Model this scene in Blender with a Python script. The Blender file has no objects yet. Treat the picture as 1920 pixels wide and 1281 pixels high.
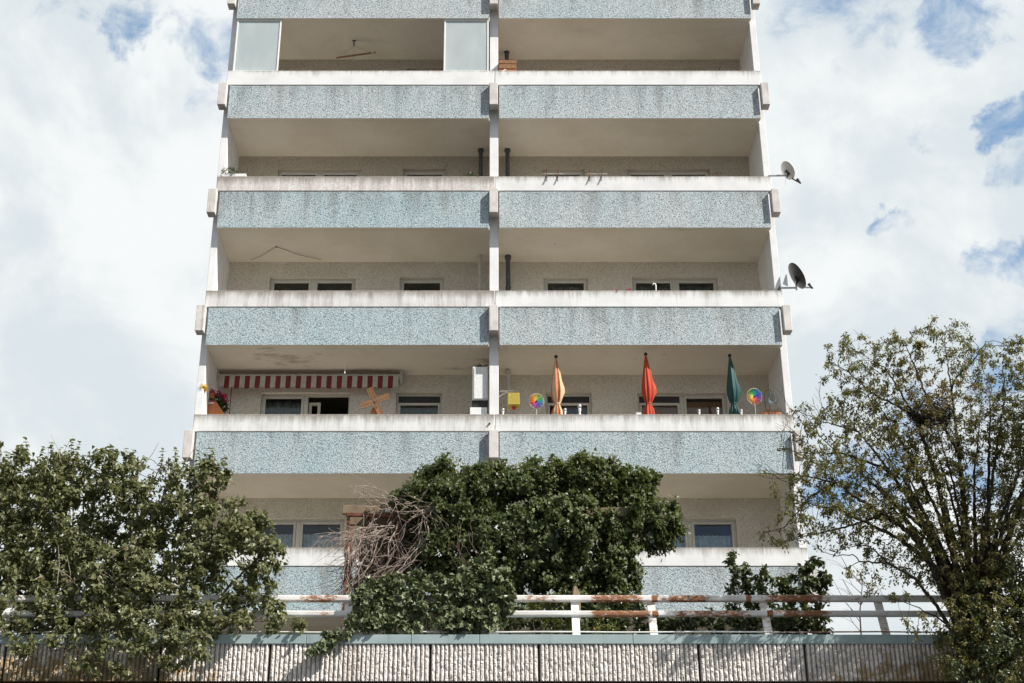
import bpy, bmesh, math, random
import numpy as np
from mathutils import Vector, Matrix, noise

random.seed(7); RNG = np.random.default_rng(7)
S = bpy.context.scene
COL = S.collection
R = math.radians

# ------------------------------------------------------------------ camera
F, CX, CY, TH, EYE = 2600.0, 926.0, 640.5, R(24.7), 1.6
def ray(x, y):
    u, v = (x-CX)/F, (CY-y)/F
    return Vector((u, math.cos(TH)-v*math.sin(TH), math.sin(TH)+v*math.cos(TH)))
def P(x, y, Y):
    d = ray(x, y); t = Y/d.y
    return Vector((d.x*t, Y, EYE+d.z*t))
def PXM(y, Y):                         # photo pixels per metre (horizontal) at that depth
    z = P(CX, y, Y).z-EYE
    return F/(Y*math.cos(TH)+z*math.sin(TH))

cam = bpy.data.cameras.new('camera'); camo = bpy.data.objects.new('camera', cam); COL.objects.link(camo)
camo.location = (0, 0, EYE); camo.rotation_euler = (R(90)+TH, 0, 0)
cam.sensor_width = 36; cam.lens = 36*F/1920; cam.shift_x = (960-CX)/1920
cam.clip_end = 3000; S.camera = camo
S.cycles.max_bounces = 14; S.cycles.diffuse_bounces = 8; S.cycles.transparent_max_bounces = 16

# ------------------------------------------------------------------ objects
def tag(o, label=None, cat=None, group=None, kind=None):
    if label: o['label'] = label
    if cat: o['category'] = cat
    if group: o['group'] = group
    if kind: o['kind'] = kind
    return o
def thing(name, loc, label, cat, group=None, rz=0.0):
    o = bpy.data.objects.new(name, None); COL.objects.link(o)
    o.location = loc; o.rotation_euler = (0, 0, rz); o.empty_display_size = .2
    return tag(o, label, cat, group)
def origin(o):                          # world origin of an unrotated chain of parents
    v = Vector((0, 0, 0))
    while o is not None: v += Vector(o.location); o = o.parent
    return v

class MB:
    """collects shapes, in world coordinates, for one mesh"""
    def __init__(s): s.v = []; s.f = []; s.m = []
    def add(s, vs, fs, mi=0):
        n = len(s.v); s.v += [tuple(v) for v in vs]
        s.f += [tuple(i+n for i in f) for f in fs]; s.m += [mi]*len(fs); return s
    def box(s, x0, x1, y0, y1, z0, z1, mi=0):
        vs = [(x0,y0,z0),(x1,y0,z0),(x1,y1,z0),(x0,y1,z0),(x0,y0,z1),(x1,y0,z1),(x1,y1,z1),(x0,y1,z1)]
        return s.add(vs, [(3,2,1,0),(4,5,6,7),(0,1,5,4),(1,2,6,5),(2,3,7,6),(3,0,4,7)], mi)
    def tube(s, pts, r, n=8, mi=0, cap=True):
        pts = [Vector(p) for p in pts]
        rs = r if isinstance(r, (list, tuple)) else [r]*len(pts)
        rings = []; ref = None
        for i, p in enumerate(pts):
            d = (pts[min(i+1, len(pts)-1)]-pts[max(i-1, 0)]).normalized()
            if ref is None: ref = Vector((0,0,1)) if abs(d.z) < .9 else Vector((1,0,0))
            a = ref.cross(d).normalized(); b = d.cross(a); ref = b.cross(d)*-1 if False else ref
            rings.append([p+rs[i]*(math.cos(t)*a+math.sin(t)*b) for t in [2*math.pi*k/n for k in range(n)]])
        fs = []
        for i in range(len(pts)-1):
            for k in range(n): fs.append((i*n+k, i*n+(k+1)%n, (i+1)*n+(k+1)%n, (i+1)*n+k))
        if cap: fs += [tuple(range(n-1, -1, -1)), tuple((len(pts)-1)*n+k for k in range(n))]
        return s.add([v for r_ in rings for v in r_], fs, mi)
    def lathe(s, c, prof, n=16, mi=0, fold=None):
        """prof: list of (r, z); fold(angle, i) -> radius factor"""
        vs = []
        for i, (r, z) in enumerate(prof):
            for k in range(n):
                a = 2*math.pi*k/n; q = r*(fold(a, i) if fold else 1)
                vs.append((c[0]+q*math.cos(a), c[1]+q*math.sin(a), c[2]+z))
        fs = []
        for i in range(len(prof)-1):
            for k in range(n): fs.append((i*n+k, i*n+(k+1)%n, (i+1)*n+(k+1)%n, (i+1)*n+k))
        fs += [tuple(range(n-1, -1, -1)), tuple((len(prof)-1)*n+k for k in range(n))]
        return s.add(vs, fs, mi)
    def prism(s, poly, a, b, mi=0):
        """poly: 2D points; a/b: functions mapping a 2D point to the two end points"""
        n = len(poly)
        vs = [a(p) for p in poly]+[b(p) for p in poly]
        fs = [tuple(range(n)), tuple(range(2*n-1, n-1, -1))]
        for k in range(n): fs.append((k, n+k, n+(k+1)%n, (k+1)%n))
        return s.add(vs, fs, mi)
    def build(s, name, mat, parent=None, bevel=0, smooth=False, label=None, color=None, seg=2, fixn=False):
        me = bpy.data.meshes.new(name)
        off = origin(parent) if parent is not None else Vector((0,0,0))
        own = Vector((0,0,0))
        if parent is None:
            a = np.array(s.v); own = Vector(((a[:,0].min()+a[:,0].max())/2, (a[:,1].min()+a[:,1].max())/2, a[:,2].min())); off = own
        me.from_pydata([(v[0]-off.x, v[1]-off.y, v[2]-off.z) for v in s.v], [], s.f)
        for m in (mat if isinstance(mat, (list, tuple)) else [mat]): me.materials.append(m)
        if len(set(s.m)) > 1: me.polygons.foreach_set('material_index', s.m)
        if fixn:
            b = bmesh.new(); b.from_mesh(me); bmesh.ops.recalc_face_normals(b, faces=b.faces); b.to_mesh(me); b.free()
        if smooth: me.polygons.foreach_set('use_smooth', [True]*len(me.polygons))
        me.update()
        o = bpy.data.objects.new(name, me); COL.objects.link(o); o.parent = parent; o.location = own
        if bevel:
            md = o.modifiers.new('bevel', 'BEVEL'); md.width = bevel; md.segments = seg; md.limit_method = 'ANGLE'
        if label: o['label'] = label
        if color: o.color = color
        return o

# ------------------------------------------------------------------ node helpers
class NT:
    def __init__(s, name):
        s.mat = bpy.data.materials.new(name); s.mat.use_nodes = True
        s.t = s.mat.node_tree; s.t.nodes.clear()
        s.out = s.t.nodes.new('ShaderNodeOutputMaterial')
    def n(s, typ, **kw):
        nd = s.t.nodes.new(typ)
        for k, v in kw.items():
            if k in nd.inputs: s.set(nd.inputs[k], v)
            else: setattr(nd, k, v)
        return nd
    def set(s, sock, v):
        if isinstance(v, bpy.types.NodeSocket): s.t.links.new(v, sock)
        elif isinstance(v, (tuple, list)) and len(v) == 3 and sock.type == 'RGBA': sock.default_value = (*v, 1)
        else: sock.default_value = v
    def math(s, op, a, b=0.0, c=0.0, clamp=False):
        nd = s.t.nodes.new('ShaderNodeMath'); nd.operation = op; nd.use_clamp = clamp
        s.set(nd.inputs[0], a); s.set(nd.inputs[1], b); s.set(nd.inputs[2], c); return nd.outputs[0]
    def mix(s, f, a, b, blend='MIX'):
        nd = s.t.nodes.new('ShaderNodeMix'); nd.data_type = 'RGBA'; nd.blend_type = blend
        s.set(nd.inputs[0], f); s.set(nd.inputs[6], a); s.set(nd.inputs[7], b); return nd.outputs[2]
    def ramp(s, f, a, b, lo=0.0, hi=1.0):
        nd = s.t.nodes.new('ShaderNodeMapRange'); nd.interpolation_type = 'SMOOTHSTEP'
        s.set(nd.inputs[0], f); s.set(nd.inputs[1], a); s.set(nd.inputs[2], b); s.set(nd.inputs[3], lo); s.set(nd.inputs[4], hi); return nd.outputs[0]
    def pos(s): return s.n('ShaderNodeNewGeometry').outputs['Position']
    def objc(s): return s.n('ShaderNodeTexCoord').outputs['Object']
    def map(s, v, sc): return s.n('ShaderNodeMapping', Vector=v, Scale=sc).outputs[0]
    def noise(s, v, scale, detail=3.0, rough=.55, dist=0.0):
        return s.n('ShaderNodeTexNoise', Vector=v, Scale=scale, Detail=detail, Roughness=rough, Distortion=dist).outputs[0]
    def bump(s, h, strength, dist):
        return s.n('ShaderNodeBump', Height=h, Strength=strength, Distance=dist).outputs[0]
    def done(s, col, rough=.8, normal=None, spec=.5, metal=0.0, **kw):
        b = s.n('ShaderNodeBsdfPrincipled')
        s.set(b.inputs['Base Color'], col); s.set(b.inputs['Roughness'], rough); s.set(b.inputs['Metallic'], metal)
        s.set(b.inputs['Specular IOR Level'], spec)
        if normal is not None: s.set(b.inputs['Normal'], normal)
        for k, v in kw.items(): s.set(b.inputs[k], v)
        s.t.links.new(b.outputs[0], s.out.inputs[0]); return s.mat

def plain(name, col, rough=.6, var=.12, scale=14, bump=.0, metal=0.0, spec=.4):
    t = NT(name); p = t.objc()
    n = t.noise(p, scale, 4)
    c = t.mix(t.ramp(n, .3, .7), tuple(x*(1-var) for x in col), tuple(min(1, x*(1+var)) for x in col))
    nm = t.bump(t.noise(p, scale*4, 3), bump, .01) if bump else None
    return t.done(c, rough, nm, spec, metal)

def m_parapet():
    t = NT('white_painted_concrete'); p = t.pos()
    oi = t.n('ShaderNodeObjectInfo').outputs['Color']
    sep = t.n('ShaderNodeSeparateColor', Color=oi); dirt = sep.outputs[0]; pink = sep.outputs[1]
    gz = t.n('ShaderNodeSeparateXYZ', Vector=t.n('ShaderNodeTexCoord').outputs['Generated']).outputs[2]
    streak = t.noise(t.map(p, (9, 9, .9)), 1.0, 5, .65)
    streak2 = t.noise(t.map(p, (30, 30, 2.2)), 1.0, 4, .6)
    fine = t.noise(p, 26, 5, .65); big = t.noise(p, 2.1, 4)
    top = t.ramp(gz, .35, 1.0)
    edge = t.ramp(gz, .86, .99)
    a = t.math('ADD', t.math('MULTIPLY', streak, .45), t.math('ADD', t.math('MULTIPLY', streak2, .25), t.math('MULTIPLY', t.noise(p, 1.7, 5, .7), .30)))
    a = t.math('ADD', a, t.math('MULTIPLY', top, .20)); a = t.math('ADD', a, t.math('MULTIPLY', edge, .12))
    a = t.math('ADD', a, t.math('MULTIPLY', dirt, .26))
    f = t.ramp(a, .60, .95)
    base = t.mix(t.ramp(big, .35, .7), (.79, .79, .78), (.70, .70, .69))
    base = t.mix(t.math('MULTIPLY', pink, t.ramp(fine, .35, .6)), base, (.60, .50, .47))
    c = t.mix(t.math('MULTIPLY', f, .85), base, t.mix(fine, (.10, .085, .06), (.34, .30, .26)))
    chips = t.math('MULTIPLY', t.ramp(t.noise(p, 16, 3), .60, .66), t.math('MULTIPLY', edge, t.ramp(dirt, .1, .8)))
    c = t.mix(chips, c, (.10, .10, .09))
    nm = t.bump(t.math('ADD', t.noise(p, 45, 4), t.math('MULTIPLY', chips, -1.2)), .35, .006)
    return t.done(c, .85, nm, .2)

def m_blue():
    t = NT('turquoise_roughcast'); p = t.pos()
    oi = t.n('ShaderNodeObjectInfo').outputs['Color']
    sep = t.n('ShaderNodeSeparateColor', Color=oi); teal = sep.outputs[0]; dk = sep.outputs[1]
    w = t.n('ShaderNodeVectorMath', operation='ADD'); t.set(w.inputs[0], t.map(p, (1.0, 1.0, 1.15)))
    nz = t.n('ShaderNodeTexNoise', Vector=p, Scale=22.0, Detail=2.0)
    sc = t.n('ShaderNodeVectorMath', operation='SCALE'); t.set(sc.inputs[0], nz.outputs['Color']); sc.inputs['Scale'].default_value = .05
    t.set(w.inputs[1], sc.outputs[0]); q = w.outputs[0]
    v1 = t.noise(t.map(q, (1.0, 1.0, .72)), 52, 2, .6)
    n1 = t.noise(q, 33, 4, .7); n2 = t.noise(q, 85, 3, .6)
    h = t.math('ADD', t.math('MULTIPLY', v1, .8), t.math('ADD', t.math('MULTIPLY', n1, 1.0), t.math('MULTIPLY', n2, .5)))
    big = t.noise(t.map(p, (1.1, 1.1, .8)), 1.0, 4, .6)
    streak = t.noise(t.map(p, (2.6, 2.6, .25)), 1.0, 4, .6)
    hi = t.ramp(h, .92, 1.27)
    tealmix = t.math('ADD', teal, t.math('MULTIPLY', t.math('SUBTRACT', big, .5), 1.6), clamp=True)
    low = t.mix(tealmix, (.15, .19, .20), (.095, .185, .205))
    high = t.mix(tealmix, (.62, .65, .665), (.49, .60, .64))
    c = t.mix(hi, low, high)
    rnd = t.noise(q, 11, 2)
    c = t.mix(t.ramp(rnd, .6, .72, 0, .35), c, (.36, .31, .33))
    gz = t.n('ShaderNodeSeparateXYZ', Vector=t.n('ShaderNodeTexCoord').outputs['Generated']).outputs[2]
    st = t.ramp(t.math('ADD', t.math('ADD', streak, t.math('MULTIPLY', gz, .16)), t.math('MULTIPLY', dk, .16)), .60, .86)
    c = t.mix(t.math('MULTIPLY', st, .55), c, t.mix(hi, (.07, .085, .085), (.25, .26, .255)))
    return t.done(c, .9, t.bump(h, .85, .02), .15)

def m_stucco():
    t = NT('beige_pebble_dash'); p = t.pos()
    vo = t.n('ShaderNodeTexVoronoi', Vector=p, Scale=34.0); v = vo.outputs['Distance']
    n = t.noise(p, 42, 4, .7); big = t.noise(p, 1.4, 3)
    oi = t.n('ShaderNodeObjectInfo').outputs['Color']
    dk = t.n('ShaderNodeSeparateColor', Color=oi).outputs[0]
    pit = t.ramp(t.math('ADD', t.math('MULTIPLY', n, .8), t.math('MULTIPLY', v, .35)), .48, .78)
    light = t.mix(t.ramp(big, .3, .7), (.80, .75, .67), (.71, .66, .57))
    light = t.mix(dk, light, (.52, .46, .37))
    c = t.mix(t.math('MULTIPLY', pit, t.math('ADD', .34, t.math('MULTIPLY', dk, .2))), light, (.17, .15, .115))
    return t.done(c, .9, t.bump(t.math('SUBTRACT', n, t.math('MULTIPLY', pit, .6)), .8, .012), .15)

def m_paint(name, a, b, stain=(.3, .27, .22), amount=.35, sc=3.0, bump=.25):
    t = NT(name); p = t.pos()
    n = t.noise(p, sc, 5, .62); f = t.noise(t.map(p, (10, 10, 1.0)), 1.0, 5, .65)
    c = t.mix(t.ramp(n, .35, .68), a, b)
    c = t.mix(t.math('MULTIPLY', t.ramp(f, .55, .8), amount), c, stain)
    return t.done(c, .8, t.bump(t.noise(p, 50, 4), bump, .005), .2)

def m_soffit():
    t = NT('ceiling_paint'); p = t.pos()
    n = t.noise(p, .9, 5, .6); f = t.noise(p, 5, 5, .65)
    c = t.mix(t.ramp(n, .35, .7), (.84, .785, .69), (.76, .70, .60))
    oi = t.n('ShaderNodeObjectInfo').outputs['Color']; dk = t.n('ShaderNodeSeparateColor', Color=oi).outputs[0]
    c = t.mix(t.math('MULTIPLY', t.ramp(f, .58, .85), .25), c, (.36, .30, .22))
    blot = t.ramp(t.noise(t.map(p, (.55, .9, 1)), 1.3, 5, .65), .56, .74)
    c = t.mix(t.math('MULTIPLY', blot, t.math('MULTIPLY', dk, .8)), c, (.17, .14, .10))
    return t.done(c, .9, t.bump(t.noise(p, 30, 3), .15, .005), .15)

def m_glass():
    t = NT('window_glass')
    tr = t.n('ShaderNodeBsdfTransparent', Color=(.86, .89, .89)); gl = t.n('ShaderNodeBsdfGlossy', Roughness=.02, Color=(.95, .97, 1))
    fr = t.n('ShaderNodeFresnel', IOR=1.55)
    t.set(fr.inputs['Normal'], t.bump(t.noise(t.pos(), 1.6, 2), .06, .05)) ; t.set(gl.inputs['Normal'], t.bump(t.noise(t.pos(), 1.6, 2), .06, .05))
    mx = t.n('ShaderNodeMixShader'); t.set(mx.inputs[0], t.math('MULTIPLY', fr.outputs[0], .75, clamp=True))
    t.t.links.new(tr.outputs[0], mx.inputs[1]); t.t.links.new(gl.outputs[0], mx.inputs[2]); t.t.links.new(mx.outputs[0], t.out.inputs[0])
    return t.mat

def m_frost():
    t = NT('frosted_ribbed_sheet'); p = t.pos()
    w = t.n('ShaderNodeTexWave', Vector=p, Scale=9.0, Distortion=.0, wave_type='BANDS', bands_direction='X').outputs['Fac']
    sm = t.ramp(t.noise(t.map(p, (2, 2, .8)), 1.2, 4), .35, .7)
    c = t.mix(sm, (.56, .64, .655), (.68, .735, .74))
    c = t.mix(t.math('MULTIPLY', w, .07), c, (.84, .87, .86))
    b = t.n('ShaderNodeBsdfPrincipled'); t.set(b.inputs['Base Color'], c); b.inputs['Roughness'].default_value = .3
    t.set(b.inputs['Normal'], t.bump(w, .12, .005))
    tr = t.n('ShaderNodeBsdfTransparent', Color=(.9, .93, .93)); mx = t.n('ShaderNodeMixShader'); mx.inputs[0].default_value = .22
    tl = t.n('ShaderNodeBsdfTranslucent', Color=(.7, .75, .75)); m2 = t.n('ShaderNodeMixShader'); m2.inputs[0].default_value = .2
    t.t.links.new(b.outputs[0], m2.inputs[1]); t.t.links.new(tl.outputs[0], m2.inputs[2])
    t.t.links.new(m2.outputs[0], mx.inputs[1]); t.t.links.new(tr.outputs[0], mx.inputs[2]); t.t.links.new(mx.outputs[0], t.out.inputs[0])
    return t.mat

def m_leaf(name, dark, light, odd, oddamt=.06, rough=.42, trans=.25, spec=.5):
    t = NT(name)
    a = t.n('ShaderNodeAttribute', attribute_name='tint').outputs['Fac']
    b = t.n('ShaderNodeAttribute', attribute_name='odd').outputs['Fac']
    n = t.noise(t.objc(), 70, 2)
    f = t.math('ADD', t.math('MULTIPLY', a, .8), t.math('MULTIPLY', n, .2))
    c = t.mix(f, dark, light)
    c = t.mix(t.ramp(b, 1-oddamt, 1-oddamt*.5), c, odd)
    pr = t.n('ShaderNodeBsdfPrincipled'); t.set(pr.inputs['Base Color'], c); pr.inputs['Roughness'].default_value = rough
    pr.inputs['Specular IOR Level'].default_value = spec
    tl = t.n('ShaderNodeBsdfTranslucent'); t.set(tl.inputs['Color'], t.mix(.5, c, (.16, .20, .03)))
    mx = t.n('ShaderNodeMixShader'); mx.inputs[0].default_value = trans
    t.t.links.new(pr.outputs[0], mx.inputs[1]); t.t.links.new(tl.outputs[0], mx.inputs[2]); t.t.links.new(mx.outputs[0], t.out.inputs[0])
    return t.mat

def m_bark(name, a, b, sc=30):
    t = NT(name); p = t.objc()
    n = t.noise(t.map(p, (1, 1, .35)), sc, 5, .65)
    return t.done(t.mix(t.ramp(n, .35, .65), a, b), .85, t.bump(n, .5, .006), .2)

def m_rusty():
    t = NT('rusty_white_paint'); p = t.pos()
    a = t.n('ShaderNodeAttribute', attribute_name='rust').outputs['Fac']
    n = t.noise(t.map(p, (13, 20, 30)), 1.0, 7, .72); fine = t.noise(p, 60, 4, .65); big = t.noise(p, 3, 4)
    m = t.ramp(t.math('ADD', t.math('MULTIPLY', a, .75), n), .77, .92)
    speck = t.ramp(fine, .70, .76)
    halo = t.ramp(t.math('ADD', t.math('MULTIPLY', a, .75), n), .68, .86)
    paint = t.mix(t.ramp(big, .4, .7), (.78, .76, .74), (.62, .58, .55))
    paint = t.mix(t.math('MULTIPLY', halo, .5), paint, (.46, .26, .16))
    rust = t.mix(fine, (.12, .05, .025), (.38, .17, .08))
    c = t.mix(m, paint, rust); c = t.mix(t.math('MULTIPLY', speck, .7), c, (.16, .06, .03))
    return t.done(c, t.math('ADD', t.math('MULTIPLY', m, .35), .5), t.bump(t.math('ADD', t.math('MULTIPLY', m, -.6), fine), .3, .004), .3)

def m_wall():
    t = NT('split_ribbed_concrete'); p = t.pos()
    li = t.n('ShaderNodeAttribute', attribute_name='lichen').outputs['Fac']
    hg = t.n('ShaderNodeAttribute', attribute_name='height').outputs['Fac']
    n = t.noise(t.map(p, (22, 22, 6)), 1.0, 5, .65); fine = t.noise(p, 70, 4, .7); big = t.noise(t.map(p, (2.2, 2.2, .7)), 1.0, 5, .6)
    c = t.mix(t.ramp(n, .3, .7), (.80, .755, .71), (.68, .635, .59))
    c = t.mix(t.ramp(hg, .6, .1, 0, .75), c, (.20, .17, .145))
    pit = t.ramp(fine, .56, .66); c = t.mix(t.math('MULTIPLY', pit, .75), c, (.09, .075, .06))
    c = t.mix(t.math('MULTIPLY', t.ramp(big, .50, .72), .6), c, (.26, .205, .15))
    lm = t.ramp(t.math('ADD', t.noise(p, 7, 5, .7), t.math('MULTIPLY', li, .5)), .62, .84)
    lc = t.mix(t.ramp(t.noise(p, 18, 3), .4, .6), (.36, .21, .05), (.22, .17, .08))
    c = t.mix(t.math('MULTIPLY', lm, .8), c, lc)
    grime = t.ramp(t.math('ADD', t.noise(p, 4, 5, .7), t.math('MULTIPLY', li, .35)), .66, .85)
    c = t.mix(t.math('MULTIPLY', grime, .55), c, (.07, .065, .045))
    return t.done(c, .92, t.bump(t.math('SUBTRACT', t.noise(p, 40, 4, .7), t.math('MULTIPLY', pit, .8)), .7, .008), .15)

M = {}
M['parapet'] = m_parapet(); M['blue'] = m_blue(); M['stucco'] = m_stucco(); M['soffit'] = m_soffit()
M['column'] = m_paint('column_paint', (.80, .80, .80), (.72, .71, .71), (.42, .38, .34), .25)
M['cap'] = m_paint('weathered_cap_concrete', (.68, .65, .62), (.55, .515, .485), (.16, .135, .11), .75, 5)
M['side'] = m_paint('partition_paint', (.80, .76, .71), (.71, .67, .61), (.40, .34, .28), .25)
M['slab'] = m_paint('slab_concrete', (.40, .37, .33), (.32, .29, .26))
M['frame'] = plain('window_frame_plastic', (.60, .575, .51), .4, .05, 5)
M['glass'] = m_glass(); M['frost'] = m_frost()
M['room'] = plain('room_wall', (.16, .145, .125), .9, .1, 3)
M['curtain'] = plain('net_curtain', (.66, .71, .78), .9, .18, 9)
M['curtaindark'] = plain('green_net_curtain', (.10, .14, .13), .9, .3, 9)
M['blind'] = plain('brown_roller_blind', (.36, .16, .06), .7, .12, 6)
M['dark'] = plain('dark_metal', (.035, .035, .035), .5, .2, 20)
M['greypipe'] = plain('dark_grey_pipe', (.09, .095, .10), .55, .2, 9)
M['whitepipe'] = plain('pale_pipe_paint', (.60, .57, .52), .5, .1, 9)
M['white'] = plain('white_plastic', (.78, .78, .76), .45, .05, 9)
M['rust'] = m_rusty(); M['wall'] = m_wall()
M['coping'] = m_paint('blue_green_coping_metal', (.35, .425, .43), (.28, .355, .36), (.10, .14, .14), .45, 2.2, .05)
M['ground'] = plain('dark_asphalt', (.055, .055, .055), .9, .25, 1.2, .4)
M['soil'] = plain('dark_soil', (.06, .052, .04), .95, .4, 2.0, .6)
# ------------------------------------------------------------------ light and sky
AZ, EL = R(58.6), R(42.5)              # sun: to the right of the facade's normal, behind the camera
sd = Vector((math.sin(AZ)*math.cos(EL), -math.cos(AZ)*math.cos(EL), math.sin(EL)))
sun = bpy.data.lights.new('sun', 'SUN'); suno = bpy.data.objects.new('sun', sun); COL.objects.link(suno)
sun.energy = 5.0; sun.angle = R(.5); sun.color = (1, .955, .89)
suno.location = sd*60; suno.rotation_euler = sd.to_track_quat('Z', 'Y').to_euler()

W = bpy.data.worlds.new('World'); S.world = W; W.use_nodes = True
wt = NT.__new__(NT); wt.t = W.node_tree; wt.t.nodes.clear()
wo = wt.n('ShaderNodeOutputWorld'); bg = wt.n('ShaderNodeBackground'); wt.t.links.new(bg.outputs[0], wo.inputs[0])
sky = wt.n('ShaderNodeTexSky', sky_type='NISHITA', sun_disc=False, sun_elevation=EL, sun_rotation=R(180)-AZ)
dirv = wt.n('ShaderNodeTexCoord').outputs['Generated']
dz = wt.n('ShaderNodeSeparateXYZ', Vector=dirv)
wv = wt.n('ShaderNodeVectorMath', operation='ADD')
nz = wt.n('ShaderNodeTexNoise', Vector=dirv, Scale=14.0, Detail=6.0, Roughness=.62)
scv = wt.n('ShaderNodeVectorMath', operation='SCALE'); wt.set(scv.inputs[0], nz.outputs['Color']); scv.inputs['Scale'].default_value = .10
wt.set(wv.inputs[0], dirv); wt.set(wv.inputs[1], scv.outputs[0]); dq = wv.outputs[0]
off = Vector((.05, .05, .05))
gap = None
for (x, y, r, w) in [(250,50,52,.95),(385,75,55,.8),(150,-10,70,.6),(350,180,36,.5),(40,15,50,.3),(1600,5,90,.7),(1500,0,60,.5),(1790,25,70,1.15),(1735,85,30,.6),
                     (1895,228,50,1.3),(1750,222,34,.5),(1655,420,30,1.1),(1690,412,24,.95),(1905,320,50,.7),(1850,480,36,.75),(1915,510,40,.9),(1905,650,45,.9),
                     (1640,890,70,.9),(1740,800,60,.8),(1570,960,50,.75),(1850,900,60,.8),(1880,760,50,.8)]:
    c = (ray(x, y).normalized()+off).normalized(); ang = r/F*1.15
    dt = wt.n('ShaderNodeVectorMath', operation='DOT_PRODUCT'); wt.set(dt.inputs[0], wt.n('ShaderNodeVectorMath', operation='NORMALIZE', Vector=dq).outputs[0] if False else dq); dt.inputs[1].default_value = c
    ln = wt.n('ShaderNodeVectorMath', operation='LENGTH'); wt.set(ln.inputs[0], dq)
    v = wt.math('DIVIDE', dt.outputs['Value'], ln.outputs['Value'])
    g = wt.ramp(v, math.cos(ang*1.35), math.cos(ang*.1), 0, w)
    gap = g if gap is None else wt.math('MAXIMUM', gap, g)
fb = wt.n('ShaderNodeTexNoise', Vector=dirv, Scale=22.0, Detail=9.0, Roughness=.62, Distortion=.5).outputs[0]
far = wt.ramp(dz.outputs[1], .55, .25)      # away from the photographed part: scattered cloud by noise alone
fb2 = wt.n('ShaderNodeTexNoise', Vector=dirv, Scale=3.2, Detail=7.0, Roughness=.6).outputs[0]
gap = wt.math('ADD', gap, wt.math('MULTIPLY', far, wt.ramp(fb2, .46, .62)), clamp=True)
open_ = wt.ramp(wt.math('ADD', gap, wt.math('MULTIPLY', wt.math('SUBTRACT', fb, .5), 2.7)), .36, 1.35)
soft = wt.n('ShaderNodeTexNoise', Vector=dirv, Scale=6.5, Detail=8.0, Roughness=.56, Distortion=.35).outputs[0]
cl = wt.mix(wt.ramp(soft, .40, .60), (5.3, 5.8, 6.05), (6.8, 7.0, 7.0))
cl = wt.mix(wt.ramp(dz.outputs[1], .35, -.3), cl, (4.3, 4.55, 4.75))     # the unlit-side clouds behind the camera are greyer
blue = wt.mix(1.0, sky.outputs[0], (.95, 1.15, 1.3), 'MULTIPLY')
blue = wt.mix(.55, blue, (1.5, 2.9, 4.7))
colr = wt.mix(wt.math('MULTIPLY', open_, .92), cl, blue)
wt.set(bg.inputs[0], colr); bg.inputs[1].default_value = .1
S.view_settings.view_transform = 'Standard'; S.view_settings.look = 'None'; S.view_settings.exposure = 0.45; S.view_settings.gamma = 1

# ------------------------------------------------------------------ ground
YW = 16.0                               # front of the ribbed wall
ZTER = 4.95                             # terrace behind it
def sheet(name, x0, x1, y0, y1, z, mat, n=1):
    b = MB()
    b.add([(x0,y0,z),(x1,y0,z),(x1,y1,z),(x0,y1,z)], [(0,1,2,3)])
    return tag(b.build(name, mat), kind='structure')
sheet('ground', -900, 900, -900, 900, 0, M['ground'])
g = MB(); g.box(-60, 60, YW+.42, 120, .05, ZTER); tag(g.build('terrace_ground', M['soil']), kind='structure')

# ------------------------------------------------------------------ apartment building
YP = 26.18                              # front of the turquoise panels
YB = YP+1.62                            # rear wall of the balconies
zb = [P(CX, y, YP).z for y in (34.5, 222, 427, 647, 888)]
zt = [P(CX, y, YP).z for y in (133, 331, 545, 777, 1027)]
zm = [P(CX, y, YP).z for y in (160, 358.5, 576, 809.5, 1062)]
zb = [zb[0]+2.8]+zb+[zb[-1]-2.8]        # above A ... F
zt = [zt[0]+5.6, zt[0]+2.8]+zt
zm = [zm[0]+5.6, zm[0]+2.8]+zm
NFL = len(zb)
bld = thing('apartment_building', (0, YP, ZTER), 'tall pale concrete apartment block with turquoise roughcast balcony fronts behind the trees', 'building')
XO = 5.99
ROOF = zb[0]+4.4
def part(mb, name, mat, **k): return mb.build(name, mat, bld, **k)

# columns (front ends of the cross walls), full height
for x0, x1 in ((-6.13, -5.985), (-.095, .10), (5.985, 6.13)):
    b = MB(); b.box(x0, x1, YP+.215, YB+.05, ZTER, ROOF-.3)
    part(b, 'column', M['column'], bevel=.008)
# outer gable walls and the roof
for s in (-1, 1):
    b = MB(); b.box(min(s*6.05, s*6.30), max(s*6.05, s*6.30), YB+.30, YB+11, ZTER, ROOF-.02)
    part(b, 'gable_wall', M['side'])
b = MB(); b.box(-6.04, 6.04, YB+10.7, YB+10.95, ZTER, ROOF-.02); part(b, 'gable_wall', M['side'])
rf = MB(); rf.box(-6.4, 6.4, YP-.05, YB+11.1, ROOF, ROOF+.35)
rf.box(-2.2, 2.2, YB+4, YB+8, ROOF+.35, ROOF+2.6); part(rf, 'roof', M['cap'])

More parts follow.
